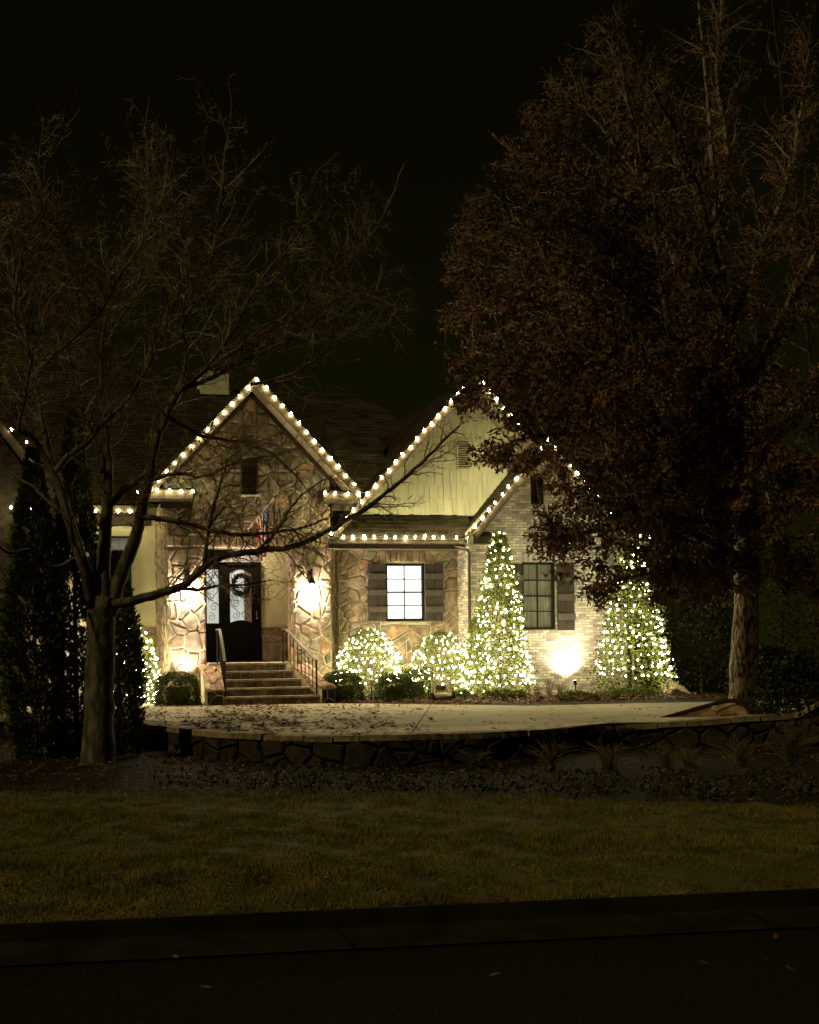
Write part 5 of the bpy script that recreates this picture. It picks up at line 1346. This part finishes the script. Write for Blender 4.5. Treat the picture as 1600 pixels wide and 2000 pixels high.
LIMBS = [
    ([(212, 1200), (236, 1125), (262, 1055), (276, 1000), (290, 940), (303, 870), (325, 815), (350, 765), (400, 725), (450, 690), (500, 650)], P_(17, 14, 13, 12, 11, 9.5, 8.5, 8, 5, 4, 2), [0, 0, -.1, -.2, -.3, -.4, -.5, -.6, -.8, -1, -1.2]),
    ([(200, 1195), (202, 1120), (207, 1030), (211, 960), (211, 880), (203, 800), (198, 720), (205, 640), (225, 560), (245, 480)], P_(18, 15, 13, 12, 8, 7, 6, 5, 4, 2), [0, .05, .1, .2, .3, .4, .5, .6, .8, 1]),
    ([(190, 1190), (168, 1115), (142, 1040), (118, 960), (98, 895), (85, 830), (68, 740), (48, 640), (20, 540), (0, 450)], P_(16, 13, 12, 11, 9, 7, 6, 5, 4, 2), [0, 0, .1, .2, .3, .3, .3, .4, .5, .6]),
    ([(182, 1185), (158, 1100), (140, 1050), (125, 970), (70, 860), (38, 840), (48, 780), (62, 700), (80, 610)], P_(9, 8, 7, 6, 5, 5, 4.5, 3.5, 2), [-.1, -.15, -.2, -.3, -.4, -.5, -.6, -.7, -.8]),
    ([(222, 1182), (262, 1172), (310, 1160), (355, 1145), (395, 1112), (432, 1088), (500, 1077), (570, 1068), (640, 1038), (700, 1003), (755, 962), (800, 925), (850, 878), (898, 832)], P_(11, 9.5, 9, 8.5, 8, 7.5, 7, 6, 5.5, 5.5, 5, 4.5, 3.5, 2.5), [-.1, -.3, -.4, -.5, -.6, -.7, -.8, -.9, -1, -1.1, -1.2, -1.3, -1.4, -1.5]),
    ([(272, 1010), (300, 1012), (345, 1018), (400, 1032), (450, 1042), (520, 1041), (590, 1030), (640, 1012)], P_(7, 6, 5.5, 5, 4.5, 4, 3, 2), [-.2, -.3, -.4, -.5, -.6, -.7, -.8, -.9]),
    ([(215, 985), (245, 955), (275, 935), (293, 915)], P_(10, 9, 8.5, 8), [.1, 0, -.1, -.2]),
    ([(105, 925), (135, 890), (165, 870), (205, 825), (245, 785), (268, 750), (290, 715), (318, 650), (345, 580), (370, 500)], P_(7.5, 7, 6.5, 6, 5, 5, 4.5, 4, 3, 2), [.2, .1, 0, -.1, -.2, -.3, -.4, -.5, -.6, -.7]),
    ([(200, 925), (195, 880), (165, 810), (150, 740), (160, 680), (150, 600), (130, 520), (90, 440)], P_(6, 5.5, 5, 4.5, 4, 3.5, 2.5, 1.5), [.2, .3, .5, .7, .9, 1.1, 1.3, 1.5]),
    ([(345, 770), (365, 700), (355, 640), (365, 560), (360, 480), (330, 400)], P_(6, 5, 4.5, 4, 3, 1.8), [-.6, -.5, -.4, -.3, -.2, -.1]),
    ([(345, 1148), (385, 1152), (430, 1144), (480, 1141), (530, 1133)], P_(4, 3.5, 3, 2.2, 1.5), [-.5, -.55, -.6, -.6, -.6]),
    ([(400, 1105), (405, 1060), (412, 1010), (425, 960), (445, 900)], P_(5, 4, 3.5, 3, 2), [-.6, -.7, -.8, -.9, -1]),
    ([(55, 740), (110, 690), (190, 620), (240, 530), (300, 430), (290, 330), (300, 240)], P_(5, 4.5, 4, 3.5, 3, 2.5, 1.5), [.3, .2, .1, 0, 0, 0, 0]),
    ([(205, 660), (260, 560), (285, 430), (288, 320), (285, 250), (292, 185)], P_(5, 4.2, 3.4, 2.4, 1.6, .9), [.6, .6, .7, .8, .9, 1]),
    ([(355, 640), (410, 520), (430, 400), (440, 290), (452, 220), (448, 150)], P_(4.5, 3.8, 3.0, 2.2, 1.5, .8), [-.4, -.3, -.2, -.1, 0, .1]),
    ([(400, 725), (460, 640), (500, 560), (560, 480), (600, 410)], P_(4.5, 4, 3.4, 2.6, 1.4), [-.8, -.9, -1, -1, -1]),
    ([(450, 690), (530, 640), (610, 570), (690, 500), (750, 420), (790, 320)], P_(4.2, 3.8, 3.2, 2.8, 2.2, 1.4), [-1, -1.1, -1.2, -1.3, -1.3, -1.3]),
    ([(350, 765), (430, 730), (510, 690), (590, 650), (660, 600), (730, 570), (780, 575)], P_(5, 4.5, 4, 3.4, 2.8, 2, 1.2), [-.6, -.8, -1, -1.2, -1.4, -1.5, -1.6]),
    ([(490, 750), (560, 735), (610, 705), (665, 655)], P_(3, 2.6, 2.2, 1.2), [-1, -1.2, -1.4, -1.5]),
    ([(62, 700), (30, 620), (40, 520), (80, 420), (75, 330), (85, 230)], P_(4, 3.5, 3, 2.4, 2, 1.2), [-.7, -.6, -.5, -.4, -.3, -.2]),
    ([(85, 830), (40, 780), (0, 740), (-60, 690)], P_(5, 4.5, 4, 3), [.3, .6, .9, 1.2]),
    ([(150, 1090), (100, 1110), (55, 1075), (20, 1080), (-30, 1050)], P_(5, 4.5, 4, 3, 2), [0, -.3, -.6, -.8, -1]),
    ([(115, 1000), (75, 960), (30, 930), (-20, 900)], P_(4, 3.5, 3, 2), [.2, .4, .6, .8]),
    ([(290, 940), (340, 925), (400, 930), (470, 900), (540, 890)], P_(5, 4, 3.3, 2.6, 1.5), [-.3, -.6, -.8, -1, -1.1]),
    ([(500, 1077), (540, 1040), (570, 990), (610, 950), (650, 930)], P_(3.5, 3, 2.6, 2, 1.4), [-.8, -1, -1.1, -1.2, -1.2]),
    ([(330, 815), (390, 850), (450, 860), (520, 880), (580, 930), (620, 985)], P_(5, 4, 3.3, 2.6, 2, 1.3), [-.5, -.3, -.1, 0, .1, .1]),
    ([(190, 620), (150, 540), (120, 450), (75, 420), (40, 400)], P_(3.6, 3, 2.4, 2, 1.2), [.1, 0, -.1, -.2, -.3]),
]
def crown_keep(p):
    u, v = pix(p.x, p.y, p.z)
    if v > 1175: return False
    if u > 620 and 780 < v < 1110 and v < 700 + (u - 620) * -1: return True
    return ((u - 330) / 480) ** 2 + ((v - 620) / 470) ** 2 < 1.0 or v > 820 and u < 930
g = Grow(5)
for li, (poly, rads, dofs) in enumerate(LIMBS):
    S, rad = limb(poly, TD, rads, bt_, 'bark', dofs=dofs)
    L = 0; nxt = .25
    for i in range(1, len(S)):
        L += (S[i] - S[i - 1]).length
        while L > nxt:
            d = (S[i] - S[i - 1]).normalized(); side = d.cross(Vector((g.r.gauss(0, 1), g.r.gauss(0, 1), g.r.gauss(0, 1)))).normalized()
            u, v = pix(*S[i]); lowr = (u > 640 and v > 800)
            low = v > 1000
            ln = g.r.uniform(.45, 1.25) * (.8 if lowr else 1) * (1.1 if v < 700 else .9)
            upb = .35 if v < 900 else .05
            if v < 330 and g.r.random() < .72: nxt += .08; continue
            if not (u < 260 and v > 1080): g.branch(S[i], (d * g.r.uniform(.5, 1) + side * g.r.uniform(.5, 1)), ln, min(rad[i] * .55, .013), 1, 3, upb, .2, crown_keep, .9 if not lowr else 1.1)
            nxt += g.r.uniform(.05, .11) if not (u < 260 and v > 900) else .5
g.mb.build('twigs', 'twig', bt_, kind='stuff')

# ================================================================== OAK (right)
OD = 23.0
ob = W(1450, 1385, -DIST + OD); ob.z = -.05
ot = thing('oak_tree', ob, 'huge oak holding dead brown leaves, filling the right side', 'tree')
om = OD * 1.05 / F
limb([(1450, 1392), (1450, 1370), (1454, 1280), (1458, 1180), (1455, 1050), (1445, 900), (1425, 720), (1410, 540), (1395, 380), (1385, 220), (1370, 60), (1360, -80)], OD, [v * om for v in (31, 28, 26, 25, 22, 18, 13, 9, 6, 4, 2.5, 1.5)], ot, 'oakbark', 'trunk', sides=14)
OL = [
    ([(1455, 1100), (1370, 1050), (1280, 1030), (1180, 1035), (1100, 1045), (1035, 1050)], [11, 9, 7, 5, 3.5, 2], [0, -.5, -.8, -1, -1.2, -1.3]),
    ([(1455, 1000), (1340, 940), (1220, 900), (1110, 885), (1020, 890), (960, 880)], [11, 9, 7, 5, 3.5, 2], [0, .3, .6, .8, .8, .8]),
    ([(1458, 1160), (1380, 1130), (1300, 1120), (1220, 1130), (1165, 1150)], [9, 7, 5, 3.5, 2], [0, -1, -1.6, -2, -2.2]),
    ([(1450, 930), (1330, 850), (1200, 780), (1080, 740), (980, 745), (900, 770)], [11, 9, 7, 5, 3.5, 2], [0, -.6, -1, -1.2, -1.3, -1.3]),
    ([(1445, 880), (1320, 750), (1180, 660), (1060, 610), (960, 590), (885, 620)], [11, 9, 7, 5, 3.5, 2], [0, .6, 1.2, 1.6, 1.8, 1.8]),
    ([(1440, 830), (1330, 680), (1210, 560), (1090, 480), (980, 430), (890, 440)], [11, 9, 7, 5, 3.5, 2], [0, -.7, -1.3, -1.8, -2, -2]),
    ([(1435, 780), (1310, 640), (1240, 500), (1130, 400), (1030, 320), (960, 260)], [10, 8, 6, 4.5, 3, 1.8], [0, .2, .4, .6, .6, .6]),
    ([(1425, 720), (1340, 560), (1290, 430), (1230, 320), (1150, 220), (1080, 160)], [10, 8, 6, 4.5, 3, 1.8], [0, .8, 1.4, 1.8, 2, 2]),
    ([(1310, 665), (1283, 500), (1278, 400), (1240, 250), (1210, 140), (1180, 60)], [5, 4.5, 4, 3.4, 2.6, 1.6], [-2.2, -2.3, -2.4, -2.4, -2.4, -2.4]),
    ([(1410, 560), (1370, 400), (1330, 280), (1270, 170), (1210, 70)], [8, 6, 4.5, 3, 1.8], [0, -.8, -1.4, -1.8, -2]),
    ([(1400, 450), (1420, 300), (1400, 150), (1410, 0)], [7, 5, 4, 2], [0, .8, 1.4, 1.8]),
    ([(1455, 1050), (1530, 980), (1600, 940), (1680, 930)], [10, 8, 6, 4], [0, -.6, -1, -1.2]),
    ([(1448, 950), (1520, 850), (1590, 760), (1660, 690)], [10, 8, 6, 4], [0, .6, 1, 1.2]),
    ([(1435, 820), (1500, 680), (1560, 560), (1620, 450)], [10, 8, 6, 4], [0, -.8, -1.4, -1.8]),
    ([(1420, 660), (1480, 500), (1530, 380), (1560, 240), (1580, 100)], [9, 7, 5, 3.5, 2], [0, .6, 1, 1.2, 1.4]),
    ([(1456, 1130), (1520, 1100), (1580, 1110), (1650, 1130)], [8, 6, 4.5, 3], [0, -1.5, -2.2, -2.6]),
    ([(1450, 960), (1400, 880), (1330, 900), (1250, 960), (1180, 990)], [8, 7, 5, 3.5, 2], [0, -1.5, -2.6, -3.2, -3.4]),
    ([(1440, 860), (1400, 760), (1360, 720), (1290, 720), (1200, 760)], [8, 7, 5, 3.5, 2], [0, -1.5, -2.6, -3.4, -3.8]),
    ([(1450, 900), (1360, 830), (1260, 830), (1160, 840), (1070, 850), (1000, 860)], [9, 7, 5.5, 4, 3, 1.8], [-.5, -1.2, -2, -2.4, -2.8, -3]),
    ([(1452, 1010), (1370, 980), (1290, 960), (1210, 950), (1130, 960)], [8, 6.5, 5, 3.5, 2], [-.3, -.8, -1.4, -1.8, -2]),
    ([(1440, 800), (1350, 700), (1250, 690), (1130, 690), (1010, 700), (930, 720)], [8, 6.5, 5, 4, 3, 1.8], [.2, -1, -1.8, -2.3, -2.8, -3]),
    ([(1430, 640), (1340, 480), (1230, 400), (1120, 330), (1060, 260)], [7, 5.5, 4, 3, 1.8], [-.3, -1.2, -2, -2.6, -2.8]),
    ([(1405, 480), (1330, 330), (1270, 240), (1200, 160)], [6, 4.5, 3.2, 1.8], [.2, .9, 1.5, 1.9]),
    ([(1330, 720), (1220, 640), (1110, 560), (1010, 530), (930, 520), (880, 530)], [6, 5, 4, 3.2, 2.4, 1.5], [-1.5, -1.2, -.8, -.4, -.2, 0]),
    ([(1260, 560), (1150, 520), (1040, 490), (950, 470), (895, 475)], [5, 4, 3, 2.2, 1.4], [-1, -.4, .4, 1, 1.2]),
    ([(1300, 640), (1200, 590), (1090, 545), (990, 560), (900, 570)], [5, 4, 3, 2.2, 1.4], [.5, 1, 1.4, 1.6, 1.6]),
    ([(1200, 330), (1130, 270), (1070, 215), (1030, 220)], [4, 3, 2, 1.3], [-1, -1.2, -1.3, -1.3]),
    ([(1300, 560), (1180, 470), (1060, 420), (960, 380)], [5, 4, 3, 1.8], [-1.2, -1.8, -2.2, -2.4]),
    ([(1455, 1060), (1430, 1000), (1440, 960), (1480, 940), (1520, 960)], [8, 6, 5, 4, 2.5], [0, -1.6, -2.8, -3.6, -4]),
]
def oak_keep(p):
    if p.y > -1.7 and p.x < 16.5: return False
    u, v = pix(p.x, p.y, p.z)
    lim = float(np.interp(v, [0, 120, 250, 420, 560, 740, 800, 850, 905, 925, 940, 1000, 1060, 1100, 1150, 1200, 1230], [1190, 1090, 1010, 900, 870, 868, 885, 900, 930, 1010, 1045, 1035, 1025, 1050, 1120, 1170, 1250]))
    bot = float(np.interp(u, [1000, 1180, 1240, 1420, 1600], [1190, 1195, 1235, 1245, 1300]))
    return u > lim + 9 * math.sin(v * .11) + 12 * math.sin(v * .037 + p.y * 3) + 7 * math.sin(p.y * 9 + v * .3) and v < bot
go = Grow(9)
for poly, rads, dofs in OL:
    S, rad = limb(poly, OD, [v * om for v in rads], ot, 'oakbark', dofs=dofs, sides=7)
    L = 0; nxt = .3
    for i in range(1, len(S)):
        L += (S[i] - S[i - 1]).length
        while L > nxt:
            d = (S[i] - S[i - 1]).normalized(); side = d.cross(Vector((go.r.gauss(0, 1), go.r.gauss(0, 1), go.r.gauss(0, 1)))).normalized()
            u, v = pix(*S[i])
            go.branch(S[i], (d * go.r.uniform(.6, 1.1) + side * go.r.uniform(.4, .9)), go.r.uniform(.8, 1.7), min(rad[i] * .5, .018), 1, 2, .15, .16, oak_keep, .8)
            nxt += go.r.uniform(.10, .20)
go.mb.build('twigs', 'oaktwig', ot, kind='stuff')
LP_ = []
rr = random.Random(44)
for pts, lv_ in go.tips:
    u, v = pix(*pts[-1])
    dens = float(np.interp(v, [0, 250, 500, 700, 850, 1100], [.28, .55, .85, 1.5, 2.2, 2.7]))
    if u > 1250: dens *= float(np.interp(v, [0, 300, 500, 700], [.5, .6, .9, 1]))
    dens *= rr.choice([0, .4, 1, 1.4, 2.4])
    if math.hypot(u - 960, v - 700) < 130: dens *= .75
    if u < 1230 and v > 820: dens *= .5
    for i in range(1, len(pts)):
        k = int(dens * 2.1 + rr.random())
        for _ in range(k):
            q = pts[i - 1].lerp(pts[i], rr.random()); LP_.append((q.x + rr.gauss(0, .045), q.y + rr.gauss(0, .045), q.z + rr.gauss(0, .045) - .02))
LP_ = np.array(LP_)
lk = np.array([not (q[1] > -1.3 and q[0] < 16.5) and oak_keep(Vector(q)) for q in LP_]); LP_ = LP_[lk]
if len(LP_) > 125000: LP_ = LP_[nrs.permutation(len(LP_))[:125000]]
scatter('leaves', OAK, OAKF, LP_, .085 + .06 * nrs.rand(len(LP_)), 'oakleaf', ot, up_bias=(0, 0, -.5))
print('oak leaves', len(LP_), 'twig verts', len(g.mb.v), len(go.mb.v))

# tall bare trees behind the oak, upper right
for (poly, d0, lab) in (([(1520, 1380), (1530, 1000), (1500, 700), (1430, 350), (1400, 100), (1415, -60)], 33, 'tall bare tree with forked trunk behind the oak'), ([(1620, 1380), (1600, 900), (1560, 500), (1530, 200), (1500, -60)], 36, 'tall bare tree at the upper right edge')):
    c = W(poly[0][0], poly[0][1], -DIST + d0); c.z = 0
    tt_ = thing('background_tree', c, lab, 'tree'); mm = d0 * 1.05 / F
    S, rad = limb(poly, d0, [v * mm for v in np.linspace(5, 1.5, len(poly))], tt_, 'darkbark', 'trunk')
    gb = Grow(int(d0)); 
    for i in range(4, len(S)):
        if S[i].z < 5: continue
        for _ in range(3):
            d = (S[i] - S[i - 1]).normalized(); side = Vector((gb.r.gauss(0, 1), gb.r.gauss(0, 1), gb.r.gauss(0, .3))).normalized()
            gb.branch(S[i], d * .9 + side * .7, gb.r.uniform(1.5, 3.2), .03, 1, 3, .3, .14, None, .22)
    gb.mb.build('twigs', 'bark', tt_, kind='stuff')
print('objects', len(bpy.data.objects), 'tris', sum(len(m.loops) - 2 * len(m.polygons) for m in bpy.data.meshes))
